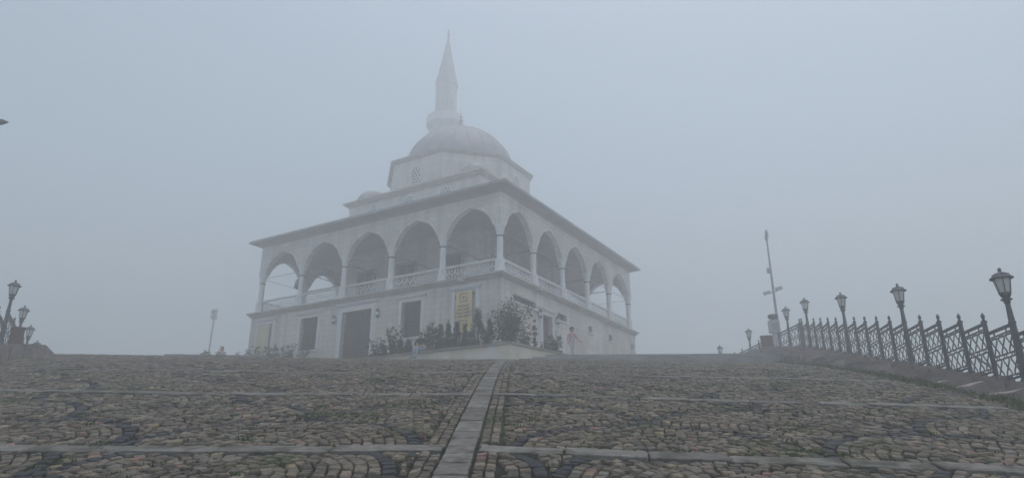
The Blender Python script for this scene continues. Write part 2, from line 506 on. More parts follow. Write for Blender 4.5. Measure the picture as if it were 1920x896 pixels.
for i, j in free:
    if i < 3 or j < 3 or i > 1256 or j > 996 or occ[i, j]: continue
    x, y = GX0 + (i + .5) * GC, GY0 + (j + .5) * GC
    if not fits(x, y) or abs(x - strip_c(y)) < .20: continue
    if any((abs(y - b) < BW + .05) if x < strip_c(y) else abs(right_v(x, y, b)) < BW + .05 for b in BANDS[1:-1]): continue
    if any(occ[i + a, j + b] for a, b in disc if abs(a) + abs(b) <= 1): continue
    big_ = not any(occ[i + a, j + b] for a, b in disc)
    r = .068 if big_ else .042
    a0 = rng.uniform(0, 1.57)
    stones.append(([(x + r * math.cos(a0 + k * 1.5708) * rng.uniform(.9, 1.15), y + r * math.sin(a0 + k * 1.5708) * rng.uniform(.9, 1.15)) for k in range(4)], False))
    w_ = 2 if big_ else 1
    occ[i - w_:i + w_ + 1, j - w_:j + w_ + 1] = True
def ccw(q):
    a = sum(q[i][0] * q[(i + 1) % 4][1] - q[(i + 1) % 4][0] * q[i][1] for i in range(4))
    return q if a > 0 else q[::-1]
stones = [(ccw(q), d, (sum(p[0] for p in q) / 4, sum(p[1] for p in q) / 4)) for q, d in stones]
SP, CP = math.sin(R_(19.1)), math.cos(R_(19.1))
def in_view(c):
    z = H(*c) - 1.6; dep = CP * c[1] + SP * z
    return abs(c[0] / dep) < .77 and (-SP * c[1] + CP * z) / dep > -.357
stones.sort(key=lambda s: (not in_view(s[2]), s[2][0] ** 2 + s[2][1] ** 2))
big = MB()
for i, (q, d, c) in enumerate(stones):
    if i < 300:
        m1 = MB(); stone_into(m1, q, d, True); m1.build('cobble', M['cobble'], ramp, fix=False)
    else: stone_into(big, q, d, c[1] < 14)
cob = big.build('cobbles', M['cobble'], ramp, fix=False)
cob['kind'] = 'stuff'
print('stones', len(stones), 'tris', len(big.f))

# ------------------------------------------------------------------ rough blocks for the stairs
def rough_block(poly, z0, z1, name, parent, m, amt=.03, cuts=3, seed=0, round_end=None):
    mb = MB(); mb.prism(poly, z0, z1)
    me = mb.mesh(name, m)
    bm = bmesh.new(); bm.from_mesh(me)
    bmesh.ops.bevel(bm, geom=bm.edges[:], offset=.035, segments=2, affect='EDGES')
    bmesh.ops.triangulate(bm, faces=[f for f in bm.faces if len(f.verts) > 4])
    bmesh.ops.subdivide_edges(bm, edges=[e for e in bm.edges if e.calc_length() > .3], cuts=cuts, use_grid_fill=True)
    for v in bm.verts:
        n = Vector(noise.noise_vector(v.co * 2.3 + Vector((seed * 3.1, 0, 0)))) * amt
        v.co += n
        if round_end is not None:
            k = max(0., 1 - (v.co.x - round_end(v.co.y)) / .55)
            if v.co.z > z1 - .12: v.co.z -= k * k * .11
    bm.to_mesh(me); bm.free()
    me.polygons.foreach_set('use_smooth', [True] * len(me.polygons)); me.set_sharp_from_angle(angle=R_(28))
    return obj(name, me, parent)
# right-hand stairs : one broad tread for each railing panel
stairs = MB()
DY = 1.157; N_P = 21; Y0 = 14.1 - 3 * DY
def tread_z(i): return 3.33 + .247 * (i - 3)
for i in range(N_P):
    y0 = Y0 + i * DY - .5; y1 = y0 + DY
    stairs.prism([(inner_x(y0) + .35, y0), (rail_x(y0) + .12, y0), (rail_x(y1) + .12, y1), (inner_x(y1) + .35, y1)], tread_z(i) - 1.0, tread_z(i) - .12)
st = struct(stairs.build('stone_stairs', M['step']))
for i in range(N_P):
    y0 = Y0 + i * DY - .5; y1 = y0 + DY + .06
    a0, a1 = inner_x(y0) - rng.uniform(-.1, .16), inner_x(y1) - rng.uniform(-.1, .16)
    b0, b1 = rail_x(y0) + .16, rail_x(y1) + .16
    cuts = sorted([rng.uniform(.36, .5), rng.uniform(.68, .8)])
    ks = [0] + cuts + [1]
    for j in range(3):
        g = .008
        P = [(a0 + (b0 - a0) * ks[j] + g, y0), (a0 + (b0 - a0) * ks[j + 1] - g, y0), (a1 + (b1 - a1) * ks[j + 1] - g, y1), (a1 + (b1 - a1) * ks[j] + g, y1)]
        rough_block(P, tread_z(i) - (.42 if j == 0 else .26), tread_z(i) + rng.uniform(-.012, .008), 'step_block', st, M['step'], .035 if j == 0 else .014, 3 if j == 0 else 2, i * 3 + j,
                    (lambda yy, a0=a0: a0) if j == 0 else None)

# left-hand stair flank and its landing
ls = empty('stair_flank'); struct(ls)
LD = Vector((-.47, 1)).normalized(); LN = Vector((-LD.y, LD.x))
for i in range(8):
    y0 = 18.2 + i * 1.16; y1 = y0 + 1.2
    zt = min(5.05 + (y0 - 20) * .19, 6.0)
    g = .01
    P = [(left_x(y0) - .05, y0 + g), (left_x(y1) - .05, y1 - g), (left_x(y1) - 1.1, y1 - g), (left_x(y0) - 1.1, y0 + g)]
    rough_block(P, H(left_x(y0), y0) - .4, zt + .14, 'step_block', ls, M['step'], .02, 2, 90 + i)
    P = [(x - 1.06, yy) for x, yy in P]
    rough_block(P, H(left_x(y0), y0) - .4, zt + .12, 'step_block', ls, M['step'], .015, 2, 120 + i)

# wide low steps up to the terrace in front of the mosque
ts = MB()
ts.prism([(1.6, 31.3), (12.6, 30.9), (14.4, 34.8), (14.4, 38), (4.5, 38)], 6.2, 6.74)
terr = struct(ts.build('terrace_steps', M['terrace']))
for k in range(3):
    ya = 29.7 + k * .48; z1 = 6.33 + k * .165
    x = .3 + k * .62; xe = 11.75 + k * .1
    while x < xe:
        x1 = min(xe, x + rng.uniform(1.3, 1.9))
        if xe - x1 < .5: x1 = xe
        mb = MB(); g = .004
        yl = lambda xx: ya - (xx - 1) * .035
        mb.prism([(x + g, yl(x)), (x1 - g, yl(x1)), (x1 - g, yl(x1) + (.62 if k < 2 else 1.4)), (x + g, yl(x) + (.62 if k < 2 else 1.4))], z1 - .3, z1 + rng.uniform(-.004, .004))
        o = mb.build('step_slab', M['terrace'], terr)
        x = x1
# dark kerb stones on the left part of the crest
kerb = empty('kerb'); struct(kerb)
for k in range(5):
    x0 = -14.6 + k * .86
    mb = MB(); mb.prism([(x0, 28.3), (x0 + .84, 28.3), (x0 + .84, 28.9), (x0, 28.9)], H(x0, 28.3) - .1, H(x0, 28.6) + .035)
    mb.build('kerb_stone', M['terrace'], kerb)

# ------------------------------------------------------------------ railing
def lattice_panel(wd):
    mb = MB()
    t = .029
    h0, h1 = .13, 1.06
    mb.box(0, wd, -.03, .03, h1 - .02, h1 + .03)
    mb.box(0, wd, -.014, .014, .955, .98)
    mb.box(0, wd, -.02, .02, h0, h0 + .035)
    for k in (.25, .75):
        mb.box(wd * k - .012, wd * k + .012, -.012, .012, .98, h1 - .02)
    for zl, zh in ((.205, .53), (.60, .925)):
        zc = (zl + zh) / 2
        for k in (.19, .5, .81):
            c = wd * k; a = wd * .105; hh = (zh - zl) / 2
            for sgn in (-1, 1):
                pts = [(c - sgn * a, zl), (c - sgn * a, zl + .05), (c + sgn * a, zh - .05), (c + sgn * a, zh)]
                for p, q in zip(pts[:-1], pts[1:]):
                    mb.bar((p[0], sgn * .004, p[1]), (q[0], sgn * .004, q[1]), t, .016, up=(0, 1, 0))
            mb.bar((c - a * 1.3, 0, zh), (c + a * 1.3, 0, zh), .016, t)
            mb.bar((c - a * 1.3, 0, zl), (c + a * 1.3, 0, zl), .016, t)
        pass
    for k in (.19, .5, .81):
        c = wd * k
        for s in (-.05, .05):
            for za, zb in ((h0 + .03, .205), (.53, .60), (.925, .957)):
                mb.bar((c + s, 0, za), (c + s, 0, zb), t * .8, .014, up=(0, 1, 0))
    return mb.mesh('lattice_panel', M['rail'])
PW = DY / math.cos(R_(11)) - .11
panel_me = lattice_panel(PW)
pm = MB()
pm.box(-.038, .038, -.038, .038, -.03, 1.30); pm.box(-.07, .07, -.07, .07, 0, .08); pm.box(-.05, .05, -.05, .05, 1.27, 1.31)
pm.lathe([(.025, 1.31), (.04, 1.335), (.022, 1.36), (.043, 1.40), (.04, 1.44), (.016, 1.49), (0, 1.51)], 10)
post_me = pm.mesh('post', M['rail'])
brace_mb = MB(); brace_mb.bar((0, .03, .35), (PW, .03, .95), .05, .02); brace_me = brace_mb.mesh('brace', M['rail'])

def lamp_meshes():
    d = {}
    p = MB()
    p.lathe([(.11, -.03), (.11, .06), (.085, .1), (.085, .5), (.075, .55), (.066, 1.0), (.062, 1.25), (.078, 1.28), (.06, 1.32), (.048, 1.68), (.07, 1.72), (.05, 1.76)], 12)
    d['pole'] = p.mesh('pole', M['rail'])
    p = MB(); p.lathe([(.05, 1.74), (.11, 1.77), (.11, 1.79), (.06, 1.80), (.10, 1.86), (.115, 1.92)], 12); d['cup'] = p.mesh('cup', M['rail'])
    p = MB(); p.lathe([(.10, 1.90), (.115, 1.96), (.14, 2.12), (.165, 2.24)], 12); d['glass_shade'] = p.mesh('glass_shade', M['frost'], smooth=True)
    p = MB()
    for k in range(6):
        a = k * math.pi / 3
        p.tube([(r * math.cos(a), r * math.sin(a), z) for r, z in ((.112, 1.90), (.125, 1.97), (.15, 2.12), (.172, 2.24))], .011, 5)
    d['rib_cage'] = p.mesh('rib_cage', M['rail'])
    p = MB(); p.lathe([(.16, 2.235), (.225, 2.235), (.23, 2.252), (.185, 2.285), (.17, 2.30), (.165, 2.33), (.10, 2.365), (.03, 2.375)], 14); d['cap'] = p.mesh('cap', M['rail'])
    p = MB(); p.lathe([(.02, 2.37), (.04, 2.40), (.028, 2.42), (.042, 2.445), (.015, 2.485), (0, 2.49)], 8); d['finial'] = p.mesh('finial', M['rail'])
    return d
LM = lamp_meshes()
def lamp(loc, label, rz=0):
    r = empty('lamp_post', loc, rz)
    tag(r, label, 'lamp post', 'lamp posts along the railings')
    obj('pole', LM['pole'], r)
    cp = obj('lantern_cup', LM['cup'], r)
    obj('glass_shade', LM['glass_shade'], r); obj('rib_cage', LM['rib_cage'], cp)
    cc = obj('lantern_cap', LM['cap'], r); obj('finial', LM['finial'], cc)
    return r

rr = tag(empty('railing', (rail_x(15), 15, 3.5)), 'dark lattice railing climbing the stone stairs on the right', 'railing')
def add_child(name, me, root, loc, rz=0, sx=1):
    o = obj(name, me, root); o.location = Vector(loc) - root.location; o.rotation_euler = (0, 0, rz); o.scale = (sx, 1, 1.17 if name == 'lattice_panel' else 1); return o
RZ = math.atan2(1, TA)          # panels run along the stairs
for i in range(N_P - 1):
    yp = Y0 + i * DY; z = tread_z(i)
    islamp = (i % 5 == 3)
    if not islamp: add_child('post', post_me, rr, (rail_x(yp), yp, z), RZ)
    st_ = (rail_x(yp) + .055 * math.cos(RZ), yp + .055 * math.sin(RZ), z)
    pnl = add_child('lattice_panel', panel_me, rr, st_, RZ)
    if i in (4, 13): add_child('brace', brace_me, rr, (st_[0], st_[1], z - .1), RZ)
names = {3: 'nearest lamp post on the stair railing, at the right edge', 8: 'second lamp post up the stair railing from the right edge', 13: 'third lamp post up the stair railing from the right edge', 18: 'fourth lamp post up the stair railing, near the top'}
for i, lb in names.items():
    lamp((rail_x(Y0 + i * DY), Y0 + i * DY, tread_z(i)), lb)
# level railing along the plaza edge beyond the stairs
XE, YE, ZE = rail_x(34.7), Y0 + (N_P - 1) * DY, tread_z(N_P - 1) - .02
r2 = tag(empty('railing', (XE, YE, ZE)), 'faded level lattice railing along the far plaza edge behind the tall pole', 'railing')
stepy = 1.44
pw2 = (stepy - .11) / PW
for k in range(12):
    yp = YE + k * stepy; xp = XE - k * .02
    if k % 4 != 1: add_child('post', post_me, r2, (xp, yp, ZE), R_(90))
    if k < 11: add_child('lattice_panel', panel_me, r2, (xp, yp + .055, ZE), R_(90.8), pw2)
for k, lb in ((1, 'faded lamp post half hidden behind the pale pillar box'), (5, 'faded lamp post at the foot of the far plaza railing'), (9, 'most distant lamp post on the right, its lantern just above the crest')):
    lamp((XE - k * .02, YE + k * stepy, ZE), lb)

# left railing
r3 = tag(empty('railing', (-18.85, 24.7, 6.0)), 'dark lattice railing at the far left edge', 'railing')
lp = [(-18.85, 24.7), (-21.3, 28.8), (-23.8, 32.9), (-26.2, 37.0)]
ZL = 6.02
dl = Vector((-2.45, 4.1)).normalized(); rzl = math.atan2(dl.y, dl.x); sp_ = math.hypot(2.45, 4.1) / 4
for k in range(-4, 13, 2):
    p = Vector(lp[0]) + dl * sp_ * k
    z = ZL + min(0, k) * .25
    if k % 4 != 0: add_child('post', post_me, r3, (p.x, p.y, z), rzl)
    add_child('lattice_panel', panel_me, r3, (p.x + dl.x * .055, p.y + dl.y * .055, z), rzl, (2 * sp_ - .11) / PW)
for (x, y), lb in zip(lp, ('largest lamp post at the left edge, above the red-brown box', 'second lamp post on the left, rising behind the red-brown box', 'third lamp post on the left, right of the red-brown box', 'farthest and lowest lamp post of the left-hand row')):
    lamp((x, y, ZL), lb)
# terrace under the left railing
mb = MB(); mb.prism([(-19.3, 24.3), (-18.3, 24.9), (-20.9, 29.3), (-26.6, 38.8), (-27.4, 38.3), (-21.9, 28.8)], 4.6, ZL - .01)
struct(mb.build('left_terrace', M['step']))

# ------------------------------------------------------------------ the mosque
HX, HY = 10.15, 10.5
ZB = 7.72
ANG = R_(58.9)
Lv = Vector((-math.sin(R_(58.9)), math.cos(R_(58.9)))); Rv = Vector((math.cos(R_(58.9)), math.sin(R_(58.9))))
# local x runs along the right-hand front, local y along the left-hand front; the near corner is (-HX,-HY)
a_l = R_(90 - 58.9)
Lv = Vector((-math.sin(R_(58.9)), math.cos(R_(58.9)))); Rv = Vector((math.sin(R_(31.1)), math.cos(R_(31.1))))
Cc = Vector((-.72, 38.0)); ctr = Cc + Lv * HY + Rv * HX
mq = tag(empty('mosque', (ctr.x, ctr.y, ZB), math.atan2(Rv.y, Rv.x)), 'pale stone mosque with arcaded gallery, domed drum and fog-faded minaret', 'mosque')
def Z(z): return z - ZB
OUT = .32
def facade(front):       # (s along, out, z absolute) -> local
    if front == 0: return lambda s, o, z: (-HX - o, -HY + s, Z(z))
    return lambda s, o, z: (-HX + s, -HY - o, Z(z))
def fbox(mb, F, s0, s1, o0, o1, z0, z1):
    b = [F(s0, o0, z0), F(s1, o0, z0), F(s1, o1, z0), F(s0, o1, z0)]
    t = [F(s0, o0, z1), F(s1, o0, z1), F(s1, o1, z1), F(s0, o1, z1)]
    mb.hexa(b, t)
def pierced_wall(F, s0, s1, z0, z1, out, depth, holes):
    mb = MB()
    ss = sorted({s0, s1, *[h[0] for h in holes], *[h[1] for h in holes]}); zs = sorted({z0, z1, *[h[2] for h in holes], *[h[3] for h in holes]})
    for a, b in zip(ss[:-1], ss[1:]):
        for c, d in zip(zs[:-1], zs[1:]):
            if any(h[0] <= a and b <= h[1] and h[2] <= c and d <= h[3] for h in holes): continue
            mb.face([F(a, out, c), F(b, out, c), F(b, out, d), F(a, out, d)])
    for a, b, c, d in holes:
        i, o = out - depth, out
        for q in ([F(a, o, c), F(a, i, c), F(a, i, d), F(a, o, d)], [F(b, o, c), F(b, i, c), F(b, i, d), F(b, o, d)],
                  [F(a, o, c), F(b, o, c), F(b, i, c), F(a, i, c)], [F(a, o, d), F(b, o, d), F(b, i, d), F(a, i, d)]): mb.face(q)
    return mb
LW, RW = 2 * HY, 2 * HX
F0, F1 = facade(0), facade(1)
wins = [(1.40, 2.90, 9.4, 11.65), (5.45, 7.0, 9.4, 11.65), (14.35, 16.0, 9.4, 11.65), (18.9, 20.4, 9.4, 11.65)]
door0 = (9.5, 12.08, 7.8, 11.62)
slits = [(1.03, 3.79, 11.15, 11.6), (6.72, 8.05, 11.08, 11.58), (11.48, 12.12, 11.03, 11.57), (15.07, 15.7, 11.0, 11.54), (19.55, 20.2, 11.0, 11.52)]
door1 = (4.5, 5.82, 8.3, 11.03)
lo = mb = pierced_wall(F0, -OUT, LW + OUT, ZB - .6, 12.3, OUT, .35, wins + [door0])
m2 = pierced_wall(F1, -OUT, RW + OUT, ZB - .6, 12.3, OUT, .35, slits + [door1])
for f in m2.f: mb.face([m2.v[i] for i in f])
e = OUT
mb.face([(HX + e, -HY - e, Z(ZB - .6)), (HX + e, HY + e, Z(ZB - .6)), (HX + e, HY + e, Z(12.3)), (HX + e, -HY - e, Z(12.3))])
mb.face([(-HX - e, HY + e, Z(ZB - .6)), (HX + e, HY + e, Z(ZB - .6)), (HX + e, HY + e, Z(12.3)), (-HX - e, HY + e, Z(12.3))])
mb.build('lower_wall', M['wall'], mq, fix=False)
# lower cornice in three fillets, gallery floor
mb = MB()
for z0, z1, o in ((12.28, 12.38, .40), (12.38, 12.50, .50), (12.50, 12.62, .62)):
    mb.box(-HX - o, HX + o, -HY - o, HY + o, Z(z0), Z(z1))
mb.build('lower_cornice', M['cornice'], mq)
mb = MB(); mb.box(-HX - .3, HX + .3, -HY - .3, HY + .3, Z(12.615), Z(12.66)); mb.build('gallery_floor', M['marble'], mq)

def grille(F, a, b, c, d, o, name='window'):
    g = MB(); fbox(g, F, a - .01, b + .01, o - .36, o - .28, c - .01, d + .01)
    wdw = g.build(name, M['glass'], mq)
    g = MB()
    nv = max(2, int((b - a) / .22)); nh = max(2, int((d - c) / .22))
    for k in range(1, nv): fbox(g, F, a + (b - a) * k / nv - .018, a + (b - a) * k / nv + .018, o - .16, o - .12, c, d)
    for k in range(1, nh): fbox(g, F, a, b, o - .165, o - .115, c + (d - c) * k / nh - .018, c + (d - c) * k / nh + .018)
    g.build('grille', M['rail'], wdw)
    return wdw
def surround(F, a, b, c, d, o, wdt, parent, m=None, sill=True, head=.35):
    g = MB()
    for k, (ww, oo) in enumerate(((wdt, .05), (wdt * .55, .09))):
        fbox(g, F, a - ww, a, o, o + oo, c, d + ww); fbox(g, F, b, b + ww, o, o + oo, c, d + ww); fbox(g, F, a, b, o, o + oo, d, d + ww)
    g.build('frame', m or M['marble'], parent)
    g = MB(); fbox(g, F, a - wdt - .06, b + wdt + .06, o, o + .14, d + wdt, d + wdt + .08); fbox(g, F, a - wdt - .12, b + wdt + .12, o, o + .2, d + wdt + .08, d + wdt + .15); g.build('lintel', m or M['marble'], parent)
    if sill:
        g = MB(); fbox(g, F, a - .12, b + .12, o - .1, o + .12, c - .1, c); g.build('sill', M['marble'], parent)
for k_, (a, b, c, d) in enumerate(wins):
    if k_ in (0, 3):
        g = MB(); fbox(g, F0, a - .01, b + .01, OUT - .2, OUT - .03, c - .01, d + .01); wd_ = g.build('blind_niche', M['wall'], mq)
    else: wd_ = grille(F0, a, b, c, d, OUT)
    surround(F0, a, b, c, d, OUT, .24, wd_)
for a, b, c, d in slits:
    wd_ = grille(F1, a, b, c, d, OUT)
    g = MB(); fbox(g, F1, a - .1, b + .1, OUT - .1, OUT + .12, c - .09, c); g.build('sill', M['marble'], wd_)
# portal on the left-hand front
a, b, c, d = door0
dm = MB(); fbox(dm, F0, a, b, OUT - .36, OUT - .26, c, d); dr = dm.build('portal_door', M['wood'], mq)
mid = (a + b) / 2
for x0, x1 in ((a + .06, mid - .02), (mid + .02, b - .06)):
    g = MB(); fbox(g, F0, x0, x1, OUT - .262, OUT - .2, c + .02, 10.72)
    lf = g.build('door_leaf', M['wood'], dr)
    g = MB()
    for z0, z1 in ((8.1, 8.8), (8.95, 9.9), (10.02, 10.55)): fbox(g, F0, x0 + .18, x1 - .18, OUT - .2, OUT - .165, z0, z1)
    g.build('raised_panel', M['wood'], lf)
g = MB(); fbox(g, F0, a, b, OUT - .27, OUT - .17, 10.74, 10.84); g.build('transom', M['wood'], dr)
g = MB()
for k in range(1, 8): fbox(g, F0, a + (b - a) * k / 8 - .012, a + (b - a) * k / 8 + .012, OUT - .25, OUT - .22, 10.84, d)
g.build('transom_bars', M['iron'], dr)
g = MB(); g.lathe([(.0, -.04), (.045, -.03), (.05, .01), (.0, .05)], 10); kb = g.build('knob', M['iron'], dr); kb.location = F0(mid + .14, OUT - .15, 9.12)
surround(F0, a, b, c, d, OUT, .42, dr, sill=False)
# side door on the right-hand front
a, b, c, d = door1
dm = MB(); fbox(dm, F1, a, b, OUT - .36, OUT - .28, c, d); dr = dm.build('side_door', M['wood'], mq)
g = MB(); fbox(g, F1, a + .08, b - .08, OUT - .28, OUT - .22, c + .02, 10.55); lf = g.build('door_leaf', M['wood'], dr)
g = MB(); fbox(g, F1, b - .22, b - .16, OUT - .22, OUT - .14, 9.35, 9.5); g.build('handle', M['steel'], lf)
surround(F1, a, b, c, d, OUT, .28, dr, sill=False)
# wall lanterns
def wall_lamp(F, s, z):
    p = Vector(F(s, OUT + .17, z))
    g = MB(); g.lathe([(.0, -.3), (.06, -.27), (.12, -.18), (.13, .12), (.09, .22), (.03, .3), (0, .33)], 8)
    o = g.build('wall_lantern', M['iron'], mq); o.location = p
    g = MB(); g.lathe([(.105, -.16), (.137, -.15), (.14, .08), (.11, .09)], 8, ph=.2); g.build('lantern_glass', M['frost'], o)
    g = MB(); q = Vector(F(s, OUT - .02, z)) - p; g.bar((0, 0, .1), (q.x, q.y, .1), .05); g.build('bracket', M['iron'], o)
for s in (8.9, 12.75): wall_lamp(F0, s, 11.22)
for s in (4.05, 6.35): wall_lamp(F1, s, 10.95)
g = MB(); fbox(g, F1, 6.2, 6.5, OUT - .01, OUT + .05, 9.95, 10.3); g.build('wall_plate', M['grey'], mq)
# spouts under the balustrade
for F, s in ((F0, 2.3), (F1, 3.6)):
    g = MB(); fbox(g, F, s - .16, s + .16, .4, .82, 12.30, 12.5); g.build('spout', M['cornice'], mq)

# columns
sides = [((-HX, -HY), (0, 1), LW), ((-HX, -HY), (1, 0), RW), ((-HX, HY), (1, 0), RW), ((HX, -HY), (0, 1), LW)]
norms = [(-1, 0), (0, -1), (0, 1), (1, 0)]
g = MB(); g.lathe([(.215, 13.5), (.20, 13.6), (.185, 14.9)], 16, z=-ZB); shaft_me = g.mesh('column', M['marble'])
shaft_me.polygons.foreach_set('use_smooth', [True] * len(shaft_me.polygons)); shaft_me.set_sharp_from_angle(angle=R_(40))
g = MB(); g.lathe([(.36, 12.64), (.36, 12.8), (.31, 12.86), (.31, 13.42), (.26, 13.52)], 8, ph=math.pi / 8, z=-ZB); ped_me = g.mesh('pedestal', M['marble'])
g = MB(); g.lathe([(.19, 14.9), (.22, 14.9), (.22, 14.97), (.19, 14.97)], 16, z=-ZB); ring_me = g.mesh('necking_ring', M['iron'])
g = MB(); g.lathe([(.19, 14.97), (.21, 15.1), (.28, 15.4), (.34, 15.55), (.36, 15.66)], 8, ph=math.pi / 8, z=-ZB); cap_me = g.mesh('capital', M['marble'])
done = set()
for (cx, cy), (dx, dy), ln in sides:
    for k in range(6):
        p = (round(cx + dx * ln * k / 5, 3), round(cy + dy * ln * k / 5, 3))
        if p in done: continue
        done.add(p)
        c_ = obj('column', shaft_me, mq, (p[0], p[1], 0)); obj('pedestal', ped_me, c_); obj('necking_ring', ring_me, c_); obj('capital', cap_me, c_)
# arcade walls
def arch_z(t, half):      # pointed four-centred arch, t in -1..1
    a = abs(t)
    pts = [(0, 17.1), (.22, 16.98), (.46, 16.80), (.67, 16.50), (.84, 16.08), (.94, 15.65), (1.0, 15.2)]
    for (x0, z0), (x1, z1) in zip(pts[:-1], pts[1:]):
        if a <= x1: return z0 + (z1 - z0) * (a - x0) / (x1 - x0)
    return 15.2
for (cx, cy), (dx, dy), ln in sides:
    bay = ln / 5; half = bay / 2 - .26
    mb = MB(); nx, ny = dy, -dx
    th = .21
    def W(s, o, z): return (cx + dx * s + nx * o, cy + dy * s + ny * o, Z(z))
    tops = 18.02
    mold = MB()
    for k in range(5):
        sc_ = bay * (k + .5)
        ts_ = [-1, -.98, -.96, -.92, -.88, -.8, -.72, -.61, -.5, -.38, -.25, -.12, 0, .12, .25, .38, .5, .61, .72, .8, .88, .92, .96, .98, 1]
        P = [(sc_ + t * half, arch_z(t, half)) for t in ts_]
        P[0] = (P[0][0], 15.5); P[-1] = (P[-1][0], 15.5)
        P = [(sc_ - bay / 2, 15.64), (sc_ - half - .02, 15.64)] + [(x, max(z, 15.64 if abs(x - sc_) > half * .955 else 0)) for x, z in P[1:-1]] + [(sc_ + half + .02, 15.64), (sc_ + bay / 2, 15.64)]
        for (s0, z0), (s1, z1) in zip(P[:-1], P[1:]):
            for o in (-th, th): mb.face([W(s0, o, z0), W(s1, o, z1), W(s1, o, tops), W(s0, o, tops)])
            mb.face([W(s0, -th, z0), W(s1, -th, z1), W(s1, th, z1), W(s0, th, z0)])
        Q = [(sc_ + t * (half + .2), arch_z(t, half) + .24) for t in ts_[2:-2]]
        for o in (-th, th): mold.tube([W(s, o, z) for s, z in Q], .018, 5)
    aw = mb.build('arcade_wall', M['wall_up'], mq)
    mold.build('arch_moulding', M['cornice'], aw)
for sx in (-1, 1):
    for sy in (-1, 1):
        mb = MB(); mb.box(sx * HX - .213, sx * HX + .213, sy * HY - .213, sy * HY + .213, Z(15.645), Z(18.0)); mb.build('corner_pier', M['wall_up'], mq)
# balustrades with pierced stone lattice
def lattice_stone(wd):
    g = MB(); t = .03
    z0, z1 = .08, .77
    n = 8; st = wd / n; r = st * .58; t = .036
    for row, zc in enumerate((z0 + (z1 - z0) * .27, z0 + (z1 - z0) * .73)):
        for k in range(-1, n + 1):
            c = (k + .5 + (.5 if row else 0)) * st
            pts = [(c + r * math.cos(a), zc + r * .56 * 1.55 * math.sin(a)) for a in [2 * math.pi * q / 10 for q in range(11)]]
            for (x0, a0), (x1, a1) in zip(pts[:-1], pts[1:]):
                if min(x0, x1) < 0 or max(x0, x1) > wd or min(a0, a1) < z0 - .02 or max(a0, a1) > z1 + .02: continue
                g.bar((x0, 0, a0), (x1, 0, a1), t, .03, up=(0, 1, 0))
            if 0 < c < wd:
                for q in range(2):
                    a = q * math.pi / 2 + .785; s = r * .45
                    if 0 < c - s and c + s < wd: g.bar((c - s * math.cos(a), 0, zc - s * .8 * math.sin(a)), (c + s * math.cos(a), 0, zc + s * .8 * math.sin(a)), t * .8, .03, up=(0, 1, 0))
    return g.mesh('pierced_panel', M['marble'])
BWd = LW / 5 - .6
lat_me = lattice_stone(BWd)
g = MB(); g.box(0, BWd, -.07, .07, .76, .82); g.box(0, BWd, -.10, .10, .82, .88); brail_me = g.mesh('top_rail', M['marble'])
g = MB(); g.box(0, BWd, -.07, .07, 0, .09); bfoot_me = g.mesh('bottom_rail', M['marble'])
for (cx, cy), (dx, dy), ln in sides:
    for k in range(5):
        bay = ln / 5
        o = obj('balustrade', lat_me, mq, (cx + dx * (bay * k + .3), cy + dy * (bay * k + .3), Z(12.65)), math.atan2(dy, dx))
        o.scale = ((bay - .6) / BWd, 1, 1.08)
        obj('top_rail', brail_me, o); obj('bottom_rail', bfoot_me, o)
# tie rods
for i, ((cx, cy), (dx, dy), ln) in enumerate(sides):
    g = MB(); nx, ny = -norms[i][0], -norms[i][1]
    fr = MB(); fr.bar((cx, cy, Z(15.3)), (cx + dx * ln, cy + dy * ln, Z(15.3)), .03); fr.build('front_tie_rod', M['steel'], mq)
    for k in range(1, 5):
        s = ln * k / 5
        g.bar((cx + dx * s, cy + dy * s, Z(15.2)), (cx + dx * s + nx * 4.15, cy + dy * s + ny * 4.15, Z(15.2)), .05)
    g.build('tie_rod', M['iron'], mq)
# eaves and lead roof of the gallery
CXI, CYI = HX - 4.06, HY - 4.2
def ring(mb, ax, ay, az_, bx, by, bz):
    A = [(-ax, -ay, az_), (ax, -ay, az_), (ax, ay, az_), (-ax, ay, az_)]; B = [(-bx, -by, bz), (bx, -by, bz), (bx, by, bz), (-bx, by, bz)]
    for k in range(4):
        j = (k + 1) % 4; mb.face([A[k], A[j], B[j], B[k]])
o_ = .95
mb = MB()
ring(mb, HX + .22, HY + .22, Z(17.72), HX + .34, HY + .34, Z(17.86)); ring(mb, HX + .34, HY + .34, Z(17.86), HX + o_ - .05, HY + o_ - .05, Z(17.99))
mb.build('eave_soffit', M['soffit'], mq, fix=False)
mb = MB()
ring(mb, HX + o_ - .05, HY + o_ - .05, Z(17.98), HX + o_, HY + o_, Z(18.0)); ring(mb, HX + o_, HY + o_, Z(18.0), HX + o_, HY + o_, Z(18.16))
ring(mb, HX + o_, HY + o_, Z(18.16), HX + o_ - .12, HY + o_ - .12, Z(18.18)); ring(mb, HX + o_ - .12, HY + o_ - .12, Z(18.18), CXI, CYI, Z(19.75))
rf = mb.build('gallery_roof', M['lead'], mq, fix=False)
mb = MB(); mb.box(-HX - .1, HX + .1, -HY - .1, HY + .1, Z(17.6), Z(17.7)); mb.build('gallery_ceiling', M['soffit'], mq)
